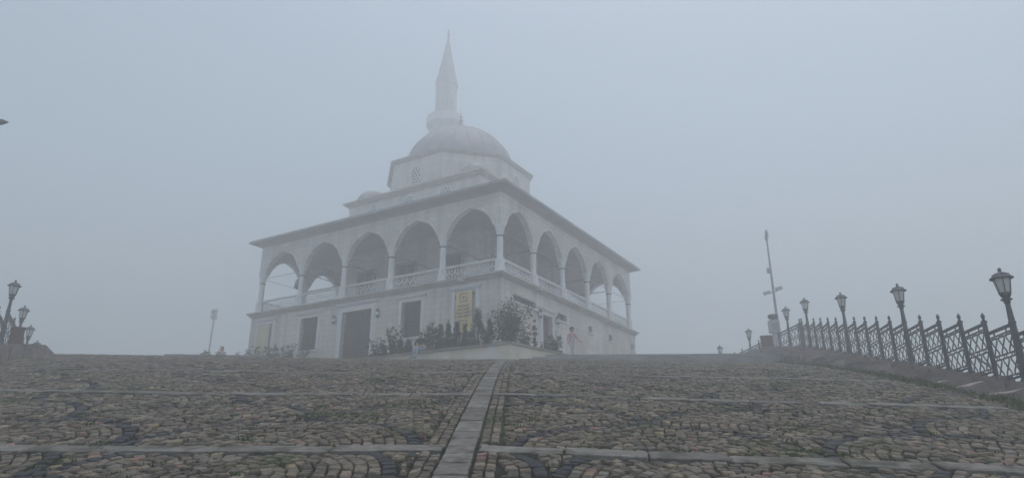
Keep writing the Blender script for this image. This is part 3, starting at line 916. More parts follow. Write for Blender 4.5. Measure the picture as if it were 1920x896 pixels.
# prayer hall
def arch_poly(w_, h_, n=7):
    r = [(-w_ / 2, 0), (w_ / 2, 0), (w_ / 2, h_ * .55)]
    for k in range(1, n): a = k / n; r.append((w_ / 2 * math.cos(a * math.pi / 2) ** .9, h_ * .55 + h_ * .45 * math.sin(a * math.pi / 2)))
    r.append((0, h_))
    return r + [(-x, z) for x, z in reversed(r[2:-1])]
mb = MB(); mb.box(-CXI, CXI, -CYI, CYI, Z(12.66), Z(21.62)); mb.build('hall_wall', M['wall_up'], mq)
mb = MB()
for z0, z1, o in ((21.55, 21.66, .12), (21.66, 21.78, .26), (21.78, 21.9, .4)): mb.box(-CXI - o, CXI + o, -CYI - o, CYI + o, Z(z0), Z(z1))
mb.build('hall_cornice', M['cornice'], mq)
mb = MB(); ring(mb, CXI + .4, CYI + .4, Z(21.9), 5.5, 5.5, Z(22.35)); mb.build('hall_roof', M['lead'], mq, fix=False)
def lattice_window(parent, P, w_, h_, name='window'):
    """P(u, out, v) -> local; pierced round-hole plaster window"""
    poly = arch_poly(w_, h_)
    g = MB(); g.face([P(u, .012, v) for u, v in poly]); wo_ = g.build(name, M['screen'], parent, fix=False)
    g = MB()
    for (u0, v0), (u1, v1) in zip(poly, poly[1:] + poly[:1]): g.bar(P(u0, .05, v0), P(u1, .05, v1), .10)
    g.build('frame', M['marble'], wo_)
    g = MB()
    st_ = .3; nrow = int(h_ / (st_ * .87)) + 1
    for i in range(nrow):
        for j in range(-4, 5):
            u = j * st_ + (st_ / 2 if i % 2 else 0); v = .15 + i * st_ * .87
            lim = w_ / 2 - .05 if v < h_ * .55 else w_ / 2 * math.sqrt(max(0, 1 - ((v - h_ * .55) / (h_ * .45)) ** 2)) - .05
            if abs(u) > lim: continue
            pts = [(u + .155 * math.cos(a), v + .155 * math.sin(a)) for a in [q * math.pi / 3 + .52 for q in range(7)]]
            for (u0, v0), (u1, v1) in zip(pts[:-1], pts[1:]): g.bar(P(u0, .03, v0), P(u1, .03, v1), .06)
    g.build('pierced_screen', M['marble'], wo_)
    return wo_
for F, ln, inset, cs in ((F0, LW, 4.06, (7.2, 10.6, 14.2)), (F1, RW, 4.2, (6.9, 10.15, 13.4))):
    for s in cs: lattice_window(mq, (lambda u, o, v, F=F, s=s, inset=inset: F(s + u, o - inset, 19.95 + v)), 1.1, 1.35)
    for s in (6.4, 10.5, 14.4):     # plain dark windows opening on the gallery
        g = MB(); fbox(g, F, s - .75, s + .75, -inset, -inset + .05, 13.6, 15.8); wo_ = g.build('window', M['glass'], mq)
        g = MB()
        fbox(g, F, s - .95, s - .75, -inset, -inset + .1, 13.5, 16.0); fbox(g, F, s + .75, s + .95, -inset, -inset + .1, 13.5, 16.0); fbox(g, F, s - .75, s + .75, -inset, -inset + .1, 15.8, 16.0)
        fbox(g, F, s - .03, s + .03, -inset + .05, -inset + .09, 13.6, 15.8)
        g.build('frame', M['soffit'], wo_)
# loudspeaker hanging in the gallery
p = Vector(F0(18.2, -9.5, 15.6))
# octagonal drum
AP = 5.8
def octa(ap, z): return [(ap / math.cos(math.pi / 8) * math.cos(math.pi / 8 + k * math.pi / 4), ap / math.cos(math.pi / 8) * math.sin(math.pi / 8 + k * math.pi / 4), Z(z)) for k in range(8)]
mb = MB(); mb.hexa(octa(AP - .25, 21.9), octa(AP - .25, 24.62)); mb.build('drum', M['wall_up'], mq)
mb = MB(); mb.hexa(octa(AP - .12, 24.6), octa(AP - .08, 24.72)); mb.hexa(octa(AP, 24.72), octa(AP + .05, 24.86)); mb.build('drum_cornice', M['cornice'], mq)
mb = MB()
A, B = octa(AP + .05, 24.86), octa(4.6, 25.3)
for k in range(8): mb.face([A[k], A[(k + 1) % 8], B[(k + 1) % 8], B[k]])
mb.build('drum_roof', M['lead'], mq, fix=False)
for k in range(8):
    a = k * math.pi / 4; n_ = (math.cos(a), math.sin(a)); t_ = (-n_[1], n_[0]); q_ = AP - .25
    lattice_window(mq, (lambda u, o, v, n_=n_, t_=t_: (n_[0] * (q_ + o) + t_[0] * u, n_[1] * (q_ + o) + t_[1] * u, Z(22.45) + v)), 1.0, 1.5)
# dome with raised lead seams
DR, DZ = 4.8, 24.55
mb = MB(); prof = [(DR, 24.9)] + [(DR * math.cos(a), DZ + DR * 1.02 * math.sin(a)) for a in [R_(4 + k * 86 / 14) for k in range(15)]]
mb.lathe([(max(r, 0) if r > .01 else 0, z) for r, z in prof], 48, z=-ZB)
dome = mb.build('dome', M['lead'], mq, smooth=True)
mb = MB()
for k in range(24):
    a = k * 2 * math.pi / 24
    mb.tube([((DR + .01) * math.cos(b) * math.cos(a), (DR + .01) * math.cos(b) * math.sin(a), Z(DZ) + (DR * 1.02 + .01) * math.sin(b)) for b in [R_(5 + q * 80 / 10) for q in range(11)]], .035, 4)
mb.build('lead_seams', M['lead'], dome)
mb = MB(); zt = DZ + DR * 1.02
mb.lathe([(.35, zt - .15), (.28, zt + .1), (.1, zt + .25), (.1, zt + .4), (.26, zt + .6), (.1, zt + .8), (.06, zt + .95), (.17, zt + 1.1), (.06, zt + 1.25), (.04, zt + 1.4), (.11, zt + 1.5), (.03, zt + 1.62), (.03, zt + 2.0), (0, zt + 2.2)], 12, z=-ZB)
mb.build('dome_finial', M['coping'], dome)
# little corner domes
for sx in (-1, 1):
    for sy in (-1, 1):
        mb = MB(); c_ = (sx * (CXI - 1.25), sy * (CYI - 1.25))
        mb.lathe([(1.3, 21.9), (1.3, 22.1)] + [(1.25 * math.cos(a), 22.1 + 1.05 * math.sin(a)) for a in [R_(k * 11.25) for k in range(8)]] + [(0, 23.15)], 20, c=c_, z=-ZB)
        mb.build('corner_dome', M['lead'], mq, smooth=True)
# minaret
mc = (CXI + .35, CYI + .3)
mb = MB(); mb.lathe([(1.75, 7.2), (1.75, 22.5), (1.2, 24.5), (1.2, 34.2)], 16, c=mc, z=-ZB); mn = mb.build('minaret', M['wall_up'], mq)
mb = MB(); mb.lathe([(1.2, 33.6), (1.4, 33.9), (1.55, 34.2), (1.75, 34.5), (1.95, 34.75), (1.95, 35.6), (1.85, 35.6), (1.85, 34.85), (1.1, 34.85)], 16, c=mc, z=-ZB); mb.build('minaret_balcony', M['marble'], mn)
mb = MB(); mb.lathe([(1.12, 34.8), (1.1, 39.3), (1.2, 39.4), (1.2, 39.6)], 16, c=mc, z=-ZB); mb.build('minaret_upper_shaft', M['wall_up'], mn)
mb = MB(); mb.lathe([(1.22, 39.58), (1.0, 40.5), (.5, 43.2), (.12, 45.4), (.05, 45.6)], 16, c=mc, z=-ZB); mb.build('minaret_cone', M['lead_hazed'], mn)
mb = MB(); mb.lathe([(.05, 45.5), (.16, 45.8), (.05, 46.0), (.12, 46.2), (.03, 46.4), (0, 46.9)], 10, c=mc, z=-ZB); mb.build('minaret_finial', M['coping'], mn)

# loudspeaker box seen through the second arch
g = MB(); g.box(-.16, .16, -.2, .2, -.35, .35); sp = g.build('loudspeaker', M['iron'], mq); sp.location = (-HX + 3.2, HY - .15, Z(15.65)); sp.rotation_euler = (0, R_(12), 0)
g = MB(); g.lathe([(.02, 0), (.13, .02), (.13, .03)], 12); cn = g.build('speaker_cone', M['steel'], sp); cn.location = (-.165, 0, .1); cn.rotation_euler = (0, R_(-90), 0)
g = MB(); g.bar((0, 0, .3), (0, .15, .9), .04); g.build('bracket', M['iron'], sp)

# banners hung on the left-hand front
def banner(label, s0, s1, z0, z1, text):
    mb = MB(); n = 10
    for k in range(n):
        za, zb = z0 + (z1 - z0) * k / n, z0 + (z1 - z0) * (k + 1) / n
        fbox(mb, F0, s0, s1, OUT + .215 + .012 * math.sin(k * 1.3), OUT + .225 + .012 * math.sin(k * 1.3), za, zb)
    MWm = Matrix.Translation((ctr.x, ctr.y, ZB)) @ Matrix.Rotation(math.atan2(Rv.y, Rv.x), 4, 'Z')
    me = mb.mesh('banner', M['banner'] if text else M['far_banner']); me.transform(MWm)
    o = obj('banner', me); tag(o, label, 'banner', 'yellow banners on the left front')
    rod = MB()
    for z in (z0, z1): rod.bar(F0(s0 - .05, OUT + .2, z), F0(s1 + .05, OUT + .2, z), .04)
    rm = rod.mesh('banner_rod', M['steel']); rm.transform(MWm); obj('banner_rod', rm, o)
    F = lambda s, z: MWm @ Vector(F0(s, OUT + .243, z))
    mid = (s0 + s1) / 2
    # square interlaced ornament, top and bottom
    for zc in (z1 - .42, z0 + .42):
        g = MB(); hw = .27; u = hw / 4.5
        for i in range(-4, 5):
            for j in range(-4, 5):
                on = (max(abs(i), abs(j)) == 4 and (i + j) % 3 != 0) or ((i * i + j * j) % 5 in (1, 2) and (abs(i) + 2 * abs(j)) % 3 != 1) or (i == 0 and j == 0)
                if on and text:
                    g.face([F(mid - (i - .45) * u, zc + (j - .45) * u), F(mid - (i + .45) * u, zc + (j - .45) * u), F(mid - (i + .45) * u, zc + (j + .45) * u), F(mid - (i - .45) * u, zc + (j + .45) * u)])
        if g.f: g.build('square_ornament', M['ink'], o, fix=False)
    if text:
        ex = (F(mid - .5, 10) - F(mid + .5, 10)).normalized(); ez = Vector((0, 0, 1)); en = ex.cross(ez)
        for k, line in enumerate(text):
            cu = bpy.data.curves.new('lettering', 'FONT'); cu.body = line; cu.size = .165; cu.align_x = 'CENTER'; cu.align_y = 'CENTER'; cu.extrude = .002; cu.offset = .004
            cu.materials.append(M['ink'])
            to = bpy.data.objects.new('lettering', cu); col.objects.link(to)
            dg = bpy.context.evaluated_depsgraph_get(); me = bpy.data.meshes.new_from_object(to.evaluated_get(dg))
            bpy.data.objects.remove(to)
            p = F(mid, z1 - .93 - k * .205) + (-en) * 0
            mtx = Matrix(((ex.x, ez.x, en.x, p.x), (ex.y, ez.y, en.y, p.y), (ex.z, ez.z, en.z, p.z), (0, 0, 0, 1)))
            me.transform(mtx); me.materials.clear(); me.materials.append(M['ink'])
            obj('lettering', me, o)
banner('yellow cloth banner with dark lettering hanging near the mosque corner', 1.56, 2.74, 9.3, 11.76, ['KIBLEDAĞI', 'HACI HAFIZ', 'YUSUF YILMAZ', 'CAMİİ ŞERİFİ'])
banner('fog-faded plain yellow banner at the far left end of the mosque front', 18.98, 20.3, 9.2, 11.6, None)

# ------------------------------------------------------------------ planter
PWL = [(-7.9, 34.23), (-.07, 29.5), (2.75, 32.5)]
ZT = 7.03
pw = MB()
def wall_seg(mb, a, b, th, z0a, z0b, z1a, z1b, ext=0):
    a = Vector(a); b = Vector(b); d = (b - a).normalized(); n = Vector((-d.y, d.x))
    a = a - d * ext; b = b + d * ext
    q = [a, b, b + n * th, a + n * th]
    zz0 = [z0a, z0b, z0b, z0a]; zz1 = [z1a, z1b, z1b, z1a]
    mb.hexa([(p.x, p.y, z) for p, z in zip(q, zz0)], [(p.x, p.y, z) for p, z in zip(q, zz1)])
A, B, Cq = [Vector(p) for p in PWL]
d1 = (B - A).normalized(); n1 = Vector((-d1.y, d1.x)); d2 = (Cq - B).normalized(); n2 = Vector((-d2.y, d2.x))
th = .32
inner = B + (n1 + n2).normalized() * th / math.cos(math.acos(max(-1, min(1, n1.dot(n2)))) / 2)
ZR = 6.93
b0 = [A, B, Cq, Cq + n2 * th, inner, A + n1 * th]
pw.hexa([(p.x, p.y, 5.6) for p in b0], [(p.x, p.y, z) for p, z in zip(b0, (ZT - .08, ZT - .08, ZR - .08, ZR - .08, ZT - .08, ZT - .08))])
plw = pw.build('planter_wall', M['planter']); tag(plw, 'low cream planter wall with stone coping meeting at a corner below the mosque', 'planter')
for P, Q, za, zb in ((A, B, ZT, ZT), (B, Cq, ZT, ZR)):
    d = (Q - P); n = int(d.length / 1.2); dn = d.normalized(); nn = Vector((-dn.y, dn.x))
    for k in range(n):
        p0 = P + d * (k / n) + dn * .006; p1 = P + d * ((k + 1) / n) - dn * .006
        e0 = (.0 if not (P is B and k == 0) else 0); z0 = za + (zb - za) * k / n; z1 = za + (zb - za) * (k + 1) / n
        j0 = 0; j1 = 0
        if P is A and k == n - 1: j1 = .07
        mb = MB()
        q = [p0 - nn * .06, p1 - nn * .06 + dn * (.03 if (P is A and k == n - 1) else 0), p1 + nn * (th + .05) - dn * (.30 if (P is A and k == n - 1) else 0), p0 + nn * (th + .05) + dn * (.33 if (P is B and k == 0) else 0)]
        mb.hexa([(p.x, p.y, z) for p, z in zip(q, (z0 - .08, z1 - .08, z1 - .08, z0 - .08))], [(p.x, p.y, z + .03) for p, z in zip(q, (z0, z1, z1, z0))])
        mb.build('coping_stone', M['coping'], plw)
# soil of the bed, rising to the mosque
def to_world(x, y, z): 
    q = ctr + Rv * x + Lv * y; return (q.x, q.y, z)
mb = MB()
foot = [to_world(-HX - .33, -HY + 9.0, 8.0), to_world(-HX - .33, -HY - .33, 8.25), to_world(-HX + 4.2, -HY - .33, 8.1)]
mb.face([(A.x, A.y + .2, ZT - .25), (B.x, B.y + .25, ZT - .1), foot[1], foot[0]])
mb.face([(B.x, B.y + .25, ZT - .1), (Cq.x - .2, Cq.y, ZR - .12), foot[2], foot[1]])
bed = struct(mb.build('planting_bed', M['soil'], fix=False))
def bed_z(x, y):
    p = Vector((x, y))
    w1 = (p - Cc).dot(-Rv) if (p - Cc).dot(Lv) > (p - Cc).dot(Rv) * 0 else (p - Cc).dot(-Lv)
    dd = max(0., min(1., (p - B).dot(Vector((0, 1))) / 8.0))
    return ZT - .12 + 1.1 * dd * .75

# ------------------------------------------------------------------ plants
def leaf_cloud(pts, size, cols, flat=.4, seed=1):
    """one small bent leaf face at each point"""
    r = np.random.RandomState(seed); n = len(pts)
    P = np.array(pts, dtype=float)
    a = r.rand(n) * 6.283; tilt = (r.rand(n) - .5) * 2.2 * (1 - flat) + .25
    s = size * (.6 + .8 * r.rand(n))
    ux = np.stack([np.cos(a) * np.cos(tilt), np.sin(a) * np.cos(tilt), np.sin(tilt)], 1)
    b = a + 1.57 + (r.rand(n) - .5) * .8; t2 = (r.rand(n) - .5) * 1.6
    uy = np.stack([np.cos(b) * np.cos(t2), np.sin(b) * np.cos(t2), np.sin(t2)], 1)
    v = np.empty((n, 4, 3))
    v[:, 0] = P - ux * s[:, None]; v[:, 1] = P + uy * (s * .45)[:, None]; v[:, 2] = P + ux * s[:, None]; v[:, 3] = P - uy * (s * .45)[:, None]
    mb = MB(); mb.v = [tuple(x) for x in v.reshape(-1, 3)]; mb.f = [(4 * i, 4 * i + 1, 4 * i + 2, 4 * i + 3) for i in range(n)]
    ci = r.randint(0, len(cols), n); f = .65 + .7 * r.rand(n)
    for i in range(n):
        c = cols[ci[i]]; mb.c.extend([(c[0] * f[i], c[1] * f[i], c[2] * f[i], 1)] * 4)
    return mb
GREEN_D = [(.035, .062, .032), (.045, .075, .036), (.03, .052, .03)]
GREEN_M = [(.07, .105, .045), (.085, .12, .05), (.055, .09, .04)]
GREEN_Y = [(.10, .11, .03), (.075, .10, .035), (.12, .10, .035), (.06, .085, .03)]
pseed = [10]
def conifer(x, y, z, h, r, label):
    pseed[0] += 1; rs = np.random.RandomState(pseed[0])
    root = tag(empty('conifer_shrub', (x, y, z)), label, 'conifer', 'conifers in the planter')
    t = MB(); t.tube([(0, 0, -.1), (0, 0, h * .5), (0, 0, h * .9)], [.05, .035, .01], 6); t.build('trunk', M['bark'], root)
    pts = []
    nclump = int(26 + 30 * h)
    for k in range(nclump):
        tt = rs.rand() ** 1.15; zz = h * (.03 + .95 * tt)
        rad = r * min(1, (1 - tt) * 1.35 + .04) * (.75 + .45 * rs.rand()); a = rs.rand() * 6.283
        cx_, cy_ = rad * .8 * math.cos(a), rad * .8 * math.sin(a)
        for q in range(26):
            pts.append((cx_ + rs.randn() * r * .16, cy_ + rs.randn() * r * .16, zz + rs.randn() * r * .3 + r * .1))
    leaf_cloud(pts, .055, GREEN_D, .1, pseed[0]).build('foliage', M['leaf'], root, fix=False)
def shrub(x, y, z, h, r, label, cols=GREEN_M, stems=5, leaf=.09, n=700, cat='shrub', gap=.5, name='leafy_shrub', low=.25):
    pseed[0] += 1; rs = np.random.RandomState(pseed[0])
    root = tag(empty(name, (x, y, z)), label, cat, 'leafy shrubs around the mosque')
    t = MB(); tips = []
    for k in range(stems):
        a = k * 6.283 / stems + rs.rand(); rr_ = r * (.25 + .65 * rs.rand()); hh_ = h * (.6 + .36 * rs.rand())
        p1 = (rr_ * .35 * math.cos(a), rr_ * .35 * math.sin(a), hh_ * .5); p2 = (rr_ * math.cos(a), rr_ * math.sin(a), hh_)
        t.tube([(0, 0, -.1), p1, p2], [.035, .022, .008], 5)
        for q in np.linspace(low, 1, 5):
            b = [p1[i] * 2 * q if q < .5 else p1[i] + (p2[i] - p1[i]) * (q * 2 - 1) for i in range(3)]
            for _ in range(3):
                tips.append([b[0] + rs.randn() * r * .2, b[1] + rs.randn() * r * .2, max(.1, b[2] + rs.randn() * h * .07)])
    tips.append([0, 0, h * .95])
    t.build('stems', M['bark'], root)
    pts = []
    for k in range(n):
        c = tips[rs.randint(len(tips))]; g = r * .15 * (1.25 - gap)
        pts.append((c[0] + rs.randn() * g, c[1] + rs.randn() * g, max(.03, c[2] + rs.randn() * g)))
    leaf_cloud(pts, leaf, cols, .5, pseed[0]).build('foliage', M['leaf'], root, fix=False)
# row of clipped conifers behind the planter wall (x, y, ground, height, radius)
for a in (
    (-6.55, 34.35, 7.0, .62, .26, 'lowest conifer, at the left end of the planter by the portal'),
    (-5.64, 33.8, 7.0, .95, .25, 'short dark conifer left of the seated person'),
    (-5.2, 33.6, 7.0, .82, .27, 'squat rounded conifer just left of the seated person'),
    (-3.49, 32.73, 7.0, 1.40, .25, 'slim conifer right behind the leafy shrub beside the seated person'),
    (-3.13, 32.76, 7.0, 1.52, .24, 'slim conifer second to the right of the seated person'),
    (-2.70, 32.62, 7.0, 1.50, .29, 'upright conifer left of the yellow lettered banner'),
    (-2.28, 32.48, 7.0, 1.36, .22, 'small slim conifer in front of the yellow lettered banner'),
    (-1.66, 32.46, 7.05, 2.05, .44, 'tallest and widest conifer, overlapping the lettered banner'),
    (-1.08, 32.23, 7.05, 1.5, .27, 'conifer between the tallest conifer and the big corner shrub')): conifer(*a)
for a in (
    dict(x=-6.14, y=34.34, z=7.0, h=1.72, r=.52, label='open leafy shrub at the right side of the portal', n=420, leaf=.10, gap=.8, stems=6),
    dict(x=-7.0, y=34.7, z=7.0, h=1.15, r=.5, label='low spreading shrub against the right portal jamb', n=300, leaf=.09, gap=.6),
    dict(x=-4.04, y=33.42, z=7.0, h=1.75, r=.48, label='round-topped leafy shrub behind the seated person', n=700, leaf=.085, gap=.4, cols=GREEN_D + GREEN_M[:1], low=.5),
    dict(x=-.10, y=32.5, z=7.05, h=2.6, r=1.0, label='biggest leafy shrub, at the mosque corner above the planter corner', n=3200, leaf=.085, gap=.25, stems=12, cols=GREEN_D + GREEN_M),
    dict(x=.64, y=32.0, z=7.0, h=1.0, r=.42, label='small rounded shrub between the corner shrub and the side door', n=450, leaf=.07),
    dict(x=1.12, y=33.1, z=7.0, h=1.85, r=.20, label='thin upright plant left of the side door', n=170, leaf=.10, stems=3, gap=.6, low=.1),
    dict(x=2.12, y=33.29, z=6.95, h=1.0, r=.5, label='bushy plant at the right end of the planter', n=420, leaf=.085),
    dict(x=1.62, y=33.0, z=6.95, h=.75, r=.35, label='low bush below the side door', n=260, leaf=.07),
    dict(x=-17.9, y=47.2, z=8.0, h=1.75, r=1.2, label='wide low bush at the far left corner of the mosque', n=620, leaf=.13, gap=.3),
    dict(x=-16.3, y=46.0, z=8.0, h=1.9, r=.75, label='rounded bush below the fog-faded plain banner', n=520, leaf=.12),
    dict(x=-14.9, y=44.8, z=8.0, h=1.6, r=.55, label='dark low bush left of the far window', n=360, leaf=.11),
    dict(x=-13.7, y=44.2, z=7.9, h=1.95, r=.6, label='bare spindly shrub right under the far window', n=150, leaf=.10, gap=.8, stems=8),
    dict(x=-19.3, y=42.5, z=7.5, h=1.3, r=.55, label='pale round bush beyond the crest, left of the seated visitor', n=360, leaf=.12, gap=.2),
    dict(x=-18.25, y=42.2, z=7.5, h=1.65, r=.45, label='thin leafy plant right behind the far seated visitor', n=110, leaf=.12, stems=5, gap=.9)): shrub(**a)
# ground cover spilling over the bed
rs = np.random.RandomState(5); pts = []
Ba, Aa, Ca = (np.array(v[:]) for v in (B, A, Cq))
n1a, n2a = np.array(n1[:]), np.array(n2[:])
for k in range(11000):
    if rs.rand() < .68:
        q = Aa + (Ba - Aa) * rs.rand() + n1a * (.34 + abs(rs.randn()) * .8)
    else:
        q = Ba + (Ca - Ba) * rs.rand() + n2a * (.34 + abs(rs.randn()) * .7)
    hgt = .08 + .26 * max(0, noise.noise(Vector((q[0] * 1.3, q[1] * 1.3, 0))) + .45)
    pts.append((q[0], q[1], ZT - .1 + rs.rand() * hgt + .05 * max(0, (q[1] - 31))))
gc = leaf_cloud(pts, .06, GREEN_Y, .5, 77).build('ground_cover', M['leaf'], fix=False)
gc['kind'] = 'stuff'; gc['label'] = 'low yellowish green ground cover filling the planter'; gc['category'] = 'ground cover'
# grass along the foot of the stairs, weeds and moss in the joints
def blades(pos, hgt, seed, cols):
    r = np.random.RandomState(seed); mb = MB()
    for x, y, z, s in pos:
        a = r.rand() * 6.283; h = hgt * s * (.5 + r.rand()); ww = .006 + .006 * r.rand(); lx, ly = r.randn() * .35 * h, r.randn() * .35 * h
        o = len(mb.v); dx, dy = ww * math.cos(a), ww * math.sin(a)
        mb.v += [(x - dx, y - dy, z), (x + dx, y + dy, z), (x + lx * .4 + dx * .7, y + ly * .4 + dy * .7, z + h * .6), (x + lx * .4 - dx * .7, y + ly * .4 - dy * .7, z + h * .6), (x + lx, y + ly, z + h)]
        mb.f += [(o, o + 1, o + 2, o + 3), (o + 3, o + 2, o + 4)]
        c = cols[r.randint(len(cols))]; f = .7 + .6 * r.rand(); mb.c.extend([(c[0] * f, c[1] * f, c[2] * f, 1)] * 5)
    return mb
rs = np.random.RandomState(9); pos = []
for k in range(16000):
    y = 11 + 21 * rs.rand() ** 1.15
    dens = .55 + .9 * noise.noise(Vector((y * .8, 3.3, 0)))
    if rs.rand() > dens: continue
    x = inner_x(y) - .02 - abs(rs.randn()) * .17
    pos.append((x, y, H(x, y) - .03, .5 + rs.rand()))
gv = blades(pos, .085, 3, [(.07, .12, .03), (.09, .14, .035), (.05, .09, .025), (.11, .12, .04)]).build('grass', M['leaf'], fix=False)
gv['kind'] = 'stuff'; gv['label'] = 'short green grass along the foot of the stone stairs'; gv['category'] = 'grass'
pos = []
for k in range(300):
    y = 6.2 + 16 * rs.rand() ** 1.3; x = (rs.rand() * 2 - 1) * min(.8 * y, 10)
    if not (left_x(y) < x < inner_x(y)) or abs(x - strip_c(y)) < .2: continue
    s = .4 + rs.rand() * .8
    for q in range(int(14 + 20 * rs.rand())):
        px_, py_ = x + rs.randn() * .07 * s, y + rs.randn() * .05 * s
        pos.append((px_, py_, H(px_, py_) - .02, s))
wd = blades(pos, .045, 4, [(.07, .12, .03), (.10, .14, .04), (.11, .12, .03), (.04, .07, .02)]).build('weeds', M['leaf'], fix=False)
wd['kind'] = 'stuff'; wd['label'] = 'small weeds sprouting in the cobble joints'; wd['category'] = 'weeds'
pts = []
for k in range(900):
    y = 6 + 20 * rs.rand() ** 1.2; x = (rs.rand() * 2 - 1) * min(.8 * y, 10)
    if noise.noise(Vector((x * .6, y * .6, 7))) < .08 or abs(x - strip_c(y)) < .22 or x > inner_x(y): continue
    for q in range(26):
        px_, py_ = x + rs.randn() * .10, y + rs.randn() * .08
        pts.append((px_, py_, H(px_, py_) - .014 + rs.rand() * .012))
mo = leaf_cloud(pts, .012, [(.06, .075, .02), (.09, .10, .03), (.045, .055, .02)], .9, 8).build('moss', M['leaf'], fix=False)
mo['kind'] = 'stuff'; mo['label'] = 'olive moss patches between the cobbles'; mo['category'] = 'moss'


# ------------------------------------------------------------------ people, furniture
def skin_body(verts, radii, edges):
    me = bpy.data.meshes.new('body'); me.from_pydata(verts, edges, [])
    o = bpy.data.objects.new('tmp', me); col.objects.link(o)
    md = o.modifiers.new('skin', 'SKIN'); md.use_smooth_shade = True
    for i, r in enumerate(radii):
        sv = me.skin_vertices[0].data[i]; sv.radius = r if isinstance(r, tuple) else (r, r); sv.use_root = (i == 0)
    ss = o.modifiers.new('sub', 'SUBSURF'); ss.levels = 2; ss.render_levels = 2
    dg = bpy.context.evaluated_depsgraph_get(); out = bpy.data.meshes.new_from_object(o.evaluated_get(dg))
    bpy.data.objects.remove(o)
    return out
def hand_chains(V, Rr, E, wrist_i, wrist, direc, side, s=1.0):
    """palm and five fingers rooted in it; direc = pointing direction"""
    w_ = Vector(wrist); d = Vector(direc).normalized(); up = Vector((0, 0, 1)) if abs(d.z) < .8 else Vector((0, -1, 0))
    sd = d.cross(up).normalized(); nrm = sd.cross(d)
    pi = len(V); V.append(tuple(w_ + d * .055 * s)); Rr.append((.032 * s, .02 * s)); E.append((wrist_i, pi))
    for k, (off, ln) in enumerate(((-.028, .062), (-.010, .074), (.010, .070), (.028, .054))):
        a = len(V); b = w_ + d * .09 * s + sd * off * s
        V.append(tuple(b)); Rr.append(.010 * s); E.append((pi, a))
        V.append(tuple(b + d * ln * .55 * s - nrm * .006 * s)); Rr.append(.009 * s); E.append((a, a + 1))
        V.append(tuple(b + d * ln * s - nrm * .022 * s)); Rr.append(.008 * s); E.append((a + 1, a + 2))
    a = len(V); b = w_ + d * .035 * s + sd * side * .034 * s
    V.append(tuple(b)); Rr.append(.011 * s); E.append((pi, a))
    V.append(tuple(b + d * .04 * s + sd * side * .022 * s)); Rr.append(.009 * s); E.append((a, a + 1))
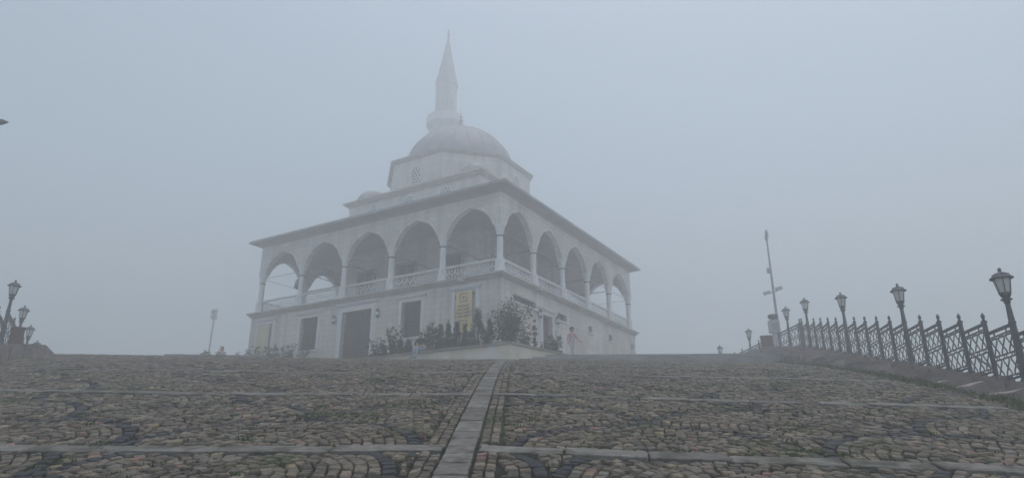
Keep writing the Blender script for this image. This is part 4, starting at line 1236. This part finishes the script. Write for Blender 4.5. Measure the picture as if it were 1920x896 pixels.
def person(label, loc, rz, J, rad, top, bottom, s=1.0, sleeve=1.0, hair_r=.112, group='visitors'):
    """J: joints in local axes (x right, facing -y, z up)"""
    order = ['pelvis', 'waist', 'chest', 'collar', 'neck', 'jaw', 'skull', 'crown', 'sl', 'el', 'wl', 'sr', 'er', 'wr', 'hl', 'kl', 'al', 'tl', 'hr', 'kr', 'ar', 'tr', 'nose']
    ix = {n: i for i, n in enumerate(order)}
    V = [J[n] for n in order]; Rr = [rad[n] for n in order]
    E = [(ix[a], ix[b]) for a, b in (('pelvis', 'waist'), ('waist', 'chest'), ('chest', 'collar'), ('collar', 'neck'), ('neck', 'jaw'), ('jaw', 'skull'), ('skull', 'crown'), ('collar', 'sl'), ('sl', 'el'), ('el', 'wl'), ('collar', 'sr'), ('sr', 'er'), ('er', 'wr'),
         ('pelvis', 'hl'), ('hl', 'kl'), ('kl', 'al'), ('al', 'tl'), ('pelvis', 'hr'), ('hr', 'kr'), ('kr', 'ar'), ('ar', 'tr'), ('jaw', 'nose'))]
    hand_chains(V, Rr, E, ix['wl'], J['wl'], J.get('dl', Vector(J['wl']) - Vector(J['el'])), 1, s)
    hand_chains(V, Rr, E, ix['wr'], J['wr'], J.get('dr', Vector(J['wr']) - Vector(J['er'])), -1, s)
    me = skin_body(V, Rr, E)
    for m in (M['skin'], M[top], M[bottom], M['shoe']): me.materials.append(m)
    seg = [('pelvis', 'waist', 'b'), ('waist', 'collar', 't'), ('collar', 'neck', 't'), ('neck', 'crown', 's'), ('collar', 'sl', 't'), ('sl', 'el', 't'), ('el', 'wl', 'f'), ('collar', 'sr', 't'), ('sr', 'er', 't'), ('er', 'wr', 'f'),
           ('pelvis', 'hl', 'b'), ('hl', 'kl', 'b'), ('kl', 'al', 'b'), ('al', 'tl', 'h'), ('pelvis', 'hr', 'b'), ('hr', 'kr', 'b'), ('kr', 'ar', 'b'), ('ar', 'tr', 'h'), ('jaw', 'nose', 's')]
    for p in me.polygons:
        c = Vector(p.center); best = None
        for a, b, k in seg:
            A_, B_ = Vector(J[a]), Vector(J[b]); t = max(0, min(1, (c - A_).dot(B_ - A_) / max(1e-6, (B_ - A_).length_squared)))
            d = (c - (A_ + (B_ - A_) * t)).length / (.6 * (rad[a] if not isinstance(rad[a], tuple) else max(rad[a])) + .05)
            if best is None or d < best[0]: best = (d, k, t)
        k = best[1]
        if k == 'f': k = 't' if sleeve > .5 and best[2] < .95 else 's'
        p.material_index = {'s': 0, 't': 1, 'b': 2, 'h': 3}[k]
        p.use_smooth = True
    root = tag(empty('person', loc, rz), label, 'person', group)
    me.name = 'body'; obj('body', me, root)
    hc = Vector(J['skull']) + Vector((0, .018, .03)) * s
    g = MB(); n = 14
    prof = [(math.sin(a), math.cos(a)) for a in [k * math.pi / 10 for k in range(11)]]
    for i, (r_, z_) in enumerate(prof):
        for k in range(n):
            a = 2 * math.pi * k / n; q = hair_r * (1 + .10 * noise.noise(Vector((math.cos(a) * 3, math.sin(a) * 3, z_ * 3 + s))))
            yy = math.sin(a) * r_ * q
            zz = z_ * q
            if yy < -.02 and zz < .035: zz = .035 + (zz - .035) * .12; yy *= .80      # hairline above the face
            g.v.append((hc.x + math.cos(a) * r_ * q * .92, hc.y + yy, hc.z + max(zz, -.085)))
    for i in range(10):
        for k in range(n): g.f.append((i * n + k, i * n + (k + 1) % n, (i + 1) * n + (k + 1) % n, (i + 1) * n + k))
    g.build('hair', M['hair'], root, smooth=True)
    g = MB(); fc = Vector(J['skull'])
    for sx in (-1, 1): g.lathe([(0, -.009), (.011, 0), (0, .009)], 6, c=(fc.x + sx * .032 * s, fc.y - .087 * s), z=fc.z - .012)
    g.box(fc.x - .022 * s, fc.x + .022 * s, fc.y - .088 * s, fc.y - .078 * s, fc.z - .073 * s, fc.z - .066 * s)
    g.build('eyes_and_mouth', M['hair'], root)
    g = MB()
    for sx in (-1, 1): g.lathe([(0, -.03), (.012, -.015), (.014, .012), (0, .03)], 6, c=(fc.x + sx * .088 * s, fc.y + .01), z=fc.z - .02)
    g.build('ears', M['skin'], root)
    return root
def radii(s=1.0, stout=1.0):
    r = dict(pelvis=(.15, .12), waist=(.14, .105), chest=(.165, .115), collar=(.12, .085), neck=.055, jaw=.07, skull=(.088, .098), crown=(.06, .065), sl=.068, el=.047, wl=.03, sr=.068, er=.047, wr=.03, hl=.095, kl=.065, al=.045, tl=.036, hr=.095, kr=.065, ar=.045, tr=.036, nose=.014)
    return {k: (tuple(q * s * stout for q in v) if isinstance(v, tuple) else v * s * (stout if k not in ('jaw', 'neck', 'nose') else 1)) for k, v in r.items()}
# seated man on the planter wall, arms folded in front
Jm = dict(pelvis=(0, .08, .13), waist=(.01, .09, .27), chest=(.02, .07, .44), collar=(.03, .04, .55), neck=(.03, .01, .63), jaw=(.03, -.035, .70), skull=(.03, -.035, .785), crown=(.03, -.02, .86), nose=(.03, -.125, .74),
          sl=(-.17, .04, .54), el=(-.27, .0, .29), wl=(-.06, -.20, .27), sr=(.22, .04, .54), er=(.29, -.02, .28), wr=(.06, -.22, .24),
          hl=(-.10, .05, .11), kl=(-.14, -.34, .07), al=(-.17, -.42, -.34), tl=(-.18, -.55, -.39), hr=(.10, .05, .11), kr=(.06, -.36, .08), ar=(.0, -.44, -.34), tr=(-.01, -.57, -.39), dl=(.8, -.2, .1), dr=(-.8, -.2, .1))
person('person in dark t-shirt and light blue jeans sitting on the planter wall', (-4.42, 32.16, 7.06), R_(-16), Jm, radii(1.0, 1.08), 'black_shirt', 'jeans', sleeve=0)
# child standing on the top step
Jc = dict(pelvis=(0, 0, .74), waist=(0, 0, .84), chest=(0, 0, .97), collar=(0, 0, 1.07), neck=(0, 0, 1.14), jaw=(.0, -.02, 1.20), skull=(0, -.015, 1.28), crown=(0, 0, 1.35), nose=(0, -.108, 1.235),
          sl=(-.15, 0, 1.06), el=(-.20, .0, .86), wl=(-.19, -.04, .68), sr=(.15, 0, 1.06), er=(.25, -.01, .86), wr=(.38, -.06, .70),
          hl=(-.065, 0, .70), kl=(-.045, -.03, .40), al=(-.02, .0, .085), tl=(-.03, -.12, .04), hr=(.065, 0, .70), kr=(.055, -.05, .40), ar=(.03, .06, .10), tr=(.06, -.06, .045), dr=(1, -.1, -.05), dl=(0, -.05, -1))
rc = radii(.82); rc['pelvis'] = (.15, .105); rc['waist'] = (.145, .10); rc['chest'] = (.14, .095); rc['skull'] = (.09, .098); rc['jaw'] = .066; rc['sl'] = rc['sr'] = .062; rc['el'] = rc['er'] = .048
ch = person('child in pink jacket and pale trousers standing on the terrace step, one arm out', (2.81, 31.35, 6.665), R_(6), Jc, rc, 'pink', 'pale', s=.82, hair_r=.118)
g = MB()
for sx in (-1, 1): g.tube([(sx * .075, -.075, 1.08), (sx * .09, -.108, .98), (sx * .10, -.115, .82), (sx * .11, -.115, .72)], .008, 6)
g.build('jacket_trim', M['shoe'], ch)
# visitor sitting beyond the crest
Js = dict(Jm); Js.update(kl=(-.16, -.30, .32), al=(-.15, -.48, -.04), tl=(-.15, -.60, -.10), kr=(.14, -.32, .32), ar=(.13, -.50, -.04), tr=(.13, -.62, -.10))
person('far faded visitor in a pale rose top sitting beyond the crest at left', (-17.25, 40.0, 7.76), R_(-20), Js, radii(1.0, 1.12), 'rose', 'black_shirt')
mb = MB(); bl = rough_block([(-17.7, 39.95), (-16.8, 39.95), (-16.8, 40.5), (-17.7, 40.5)], 7.3, 7.79, 'stone_block', None, M['step'], .02, 2, 300)
tag(bl, 'low stone block under the far seated visitor', 'stone block')

# landing at the head of the stairs
mb = MB(); ye = Y0 + (N_P - 1) * DY - .5 + DY
mb.prism([(12.2, ye - .3), (XE + .2, ye - .3), (XE + .1, 52), (12.2, 52)], 6.4, ZE + .005)
struct(mb.build('stair_landing', M['terrace']))
# slim camera pole
p = tag(empty('camera_pole', (15.0, 37.5, ZE)), 'tall slim grey pole carrying security cameras behind the stair railing', 'pole')
g = MB(); g.lathe([(.16, 0), (.16, .04), (.08, .06), (.075, 2.5), (.06, 4.9), (.045, 7.0)], 12); g.build('mast', M['steel'], p)
g = MB(); g.tube([(0, 0, 6.95), (-.02, 0, 7.1), (.02, -.05, 7.3), (.0, -.1, 7.6)], [.055, .10, .11, .05], 8); g.build('lamp_head', M['steel'], p)
g = MB(); g.bar((-.42, 0, 3.72), (.42, 0, 4.02), .06); ar_ = g.build('cross_arm', M['steel'], p)
for sx, z in ((-.38, 3.78), (.34, 4.05)):
    g = MB(); g.box(-.2, .14, -.09, .09, -.08, .08); g.box(-.24, .16, -.10, .10, .08, .10); g.lathe([(.07, -.02), (.05, .02)], 8, c=(-.2, 0)); cmo = g.build('security_camera', M['grey'], ar_); cmo.location = (sx, -.08, z); cmo.rotation_euler = (0, R_(-15), 0)
g = MB(); g.box(-.2, -.04, -.09, .09, 5.0, 5.28); g.build('junction_box', M['steel'], p)
# pillar with box and dark rounded head
p = tag(empty('pillar_box', (13.95, 35.4, ZE)), 'pale grey pillar carrying a box and a dark rounded head, before the tall pole', 'pillar box')
g = MB(); g.lathe([(.34, 0), (.34, .05), (.2, .09), (.14, .16), (.125, 1.05), (.15, 1.1)], 14); g.build('pillar', M['grey'], p)
g = MB(); g.prism([(-.26, -.16), (.26, -.16), (.26, .16), (-.26, .16)], 1.08, 1.72); g.hexa([(-.26, -.16, 1.72), (.26, -.16, 1.72), (.26, .16, 1.72), (-.26, .16, 1.72)], [(-.18, -.1, 1.8), (.18, -.1, 1.8), (.18, .1, 1.8), (-.18, .1, 1.8)]); bx_ = g.build('box', M['grey'], p)
g = MB(); g.box(-.18, .18, -.172, -.16, 1.2, 1.6); g.build('hatch', M['steel'], bx_)
g = MB(); g.lathe([(.05, 1.78), (.06, 1.84), (.24, 1.87), (.27, 1.95), (.25, 2.05), (.1, 2.08), (0, 2.09)], 14); g.build('round_head', M['iron'], p)
# red-brown boxes
def bin_box(loc, rz, w_, d_, h_, label):
    b = tag(empty('cabinet', loc, rz), label, 'cabinet', 'red-brown boxes by the railings')
    g = MB(); g.box(-w_ / 2, w_ / 2, -d_ / 2, d_ / 2, .05, h_); me = g.mesh('body', M['red'])
    bm = bmesh.new(); bm.from_mesh(me); bmesh.ops.bevel(bm, geom=bm.edges[:], offset=.03, segments=2, affect='EDGES'); bm.to_mesh(me); bm.free(); obj('body', me, b)
    g = MB(); g.box(-w_ / 2 - .02, w_ / 2 + .02, -d_ / 2 - .02, d_ / 2 + .02, h_ - .01, h_ + .04); g.build('lid', M['red'], b)
    g = MB(); g.box(-w_ / 2 + .07, w_ / 2 - .07, -d_ / 2 - .012, -d_ / 2 + .02, .14, h_ - .1); g.build('door', M['red'], b)
    g = MB()
    for sx in (-1, 1): g.box(sx * w_ * .4 - .03, sx * w_ * .4 + .03, -.1, .1, 0, .06)
    g.build('feet', M['iron'], b)
bin_box((14.0, 36.8, ZE), R_(-15), .62, .4, 1.15, 'red-brown box behind the pale pillar at the stair head')
bin_box((-18.75, 25.3, 6.02), R_(38), .42, .42, .74, 'red-brown box on the left stair flank below the lamps')
# floodlight mast far left
p = tag(empty('floodlight_mast', (-27.0, 60, 5.5)), 'far faded floodlight mast left of the mosque', 'mast')
g = MB(); g.lathe([(.16, 0), (.09, .1), (.075, 4), (.06, 9.2)], 10); g.build('mast', M['steel'], p)
g = MB(); g.box(-.27, .27, -.06, .06, 9.2, 9.26); g.box(-.27, .27, -.06, .06, 10.05, 10.1); g.box(-.03, .03, -.05, .05, 9.2, 10.1); g.build('head_frame', M['steel'], p)
for zz in (9.3, 9.7):
    for sx in (-.14, .14): g = MB(); g.box(sx - .11, sx + .11, -.16, .05, zz, zz + .3); g.box(sx - .09, sx + .09, -.175, -.16, zz + .03, zz + .27); g.build('floodlight', M['grey'], p)
# street light whose head reaches in at the left edge
p = tag(empty('street_light', (-20.4, 20, 3.0)), 'grey street light head reaching in at the left picture edge', 'street light')
g = MB(); g.tube([(0, 0, -.5), (0, 0, 4), (0, 0, 8.7), (.5, 0, 9.35), (1.6, 0, 9.5), (2.6, 0, 9.54)], [.12, .1, .075, .06, .05, .045], 10); g.build('pole', M['steel'], p)
g = MB(); g.tube([(2.45, 0, 9.52), (2.6, 0, 9.56), (3.0, 0, 9.62), (3.35, 0, 9.66), (3.56, 0, 9.65)], [.05, .09, .13, .10, .02], 10); g.build('lamp_head', M['iron'], p)


# ------------------------------------------------------------------ fog
mb = MB(); mb.box(-162, 162, -162, 162, -10.6, 48.0)
hz = mb.build('haze', None)
hz['kind'] = 'stuff'
hm = bpy.data.materials.new('haze'); hm.use_nodes = True
t = hm.node_tree; t.nodes.clear()
pv = t.nodes.new('ShaderNodeVolumePrincipled'); pv.inputs['Color'].default_value = (.985, .99, 1.0, 1); pv.inputs['Density'].default_value = .0138; pv.inputs['Anisotropy'].default_value = .55
om = t.nodes.new('ShaderNodeOutputMaterial'); t.links.new(pv.outputs[0], om.inputs['Volume'])
hz.data.materials.append(hm)
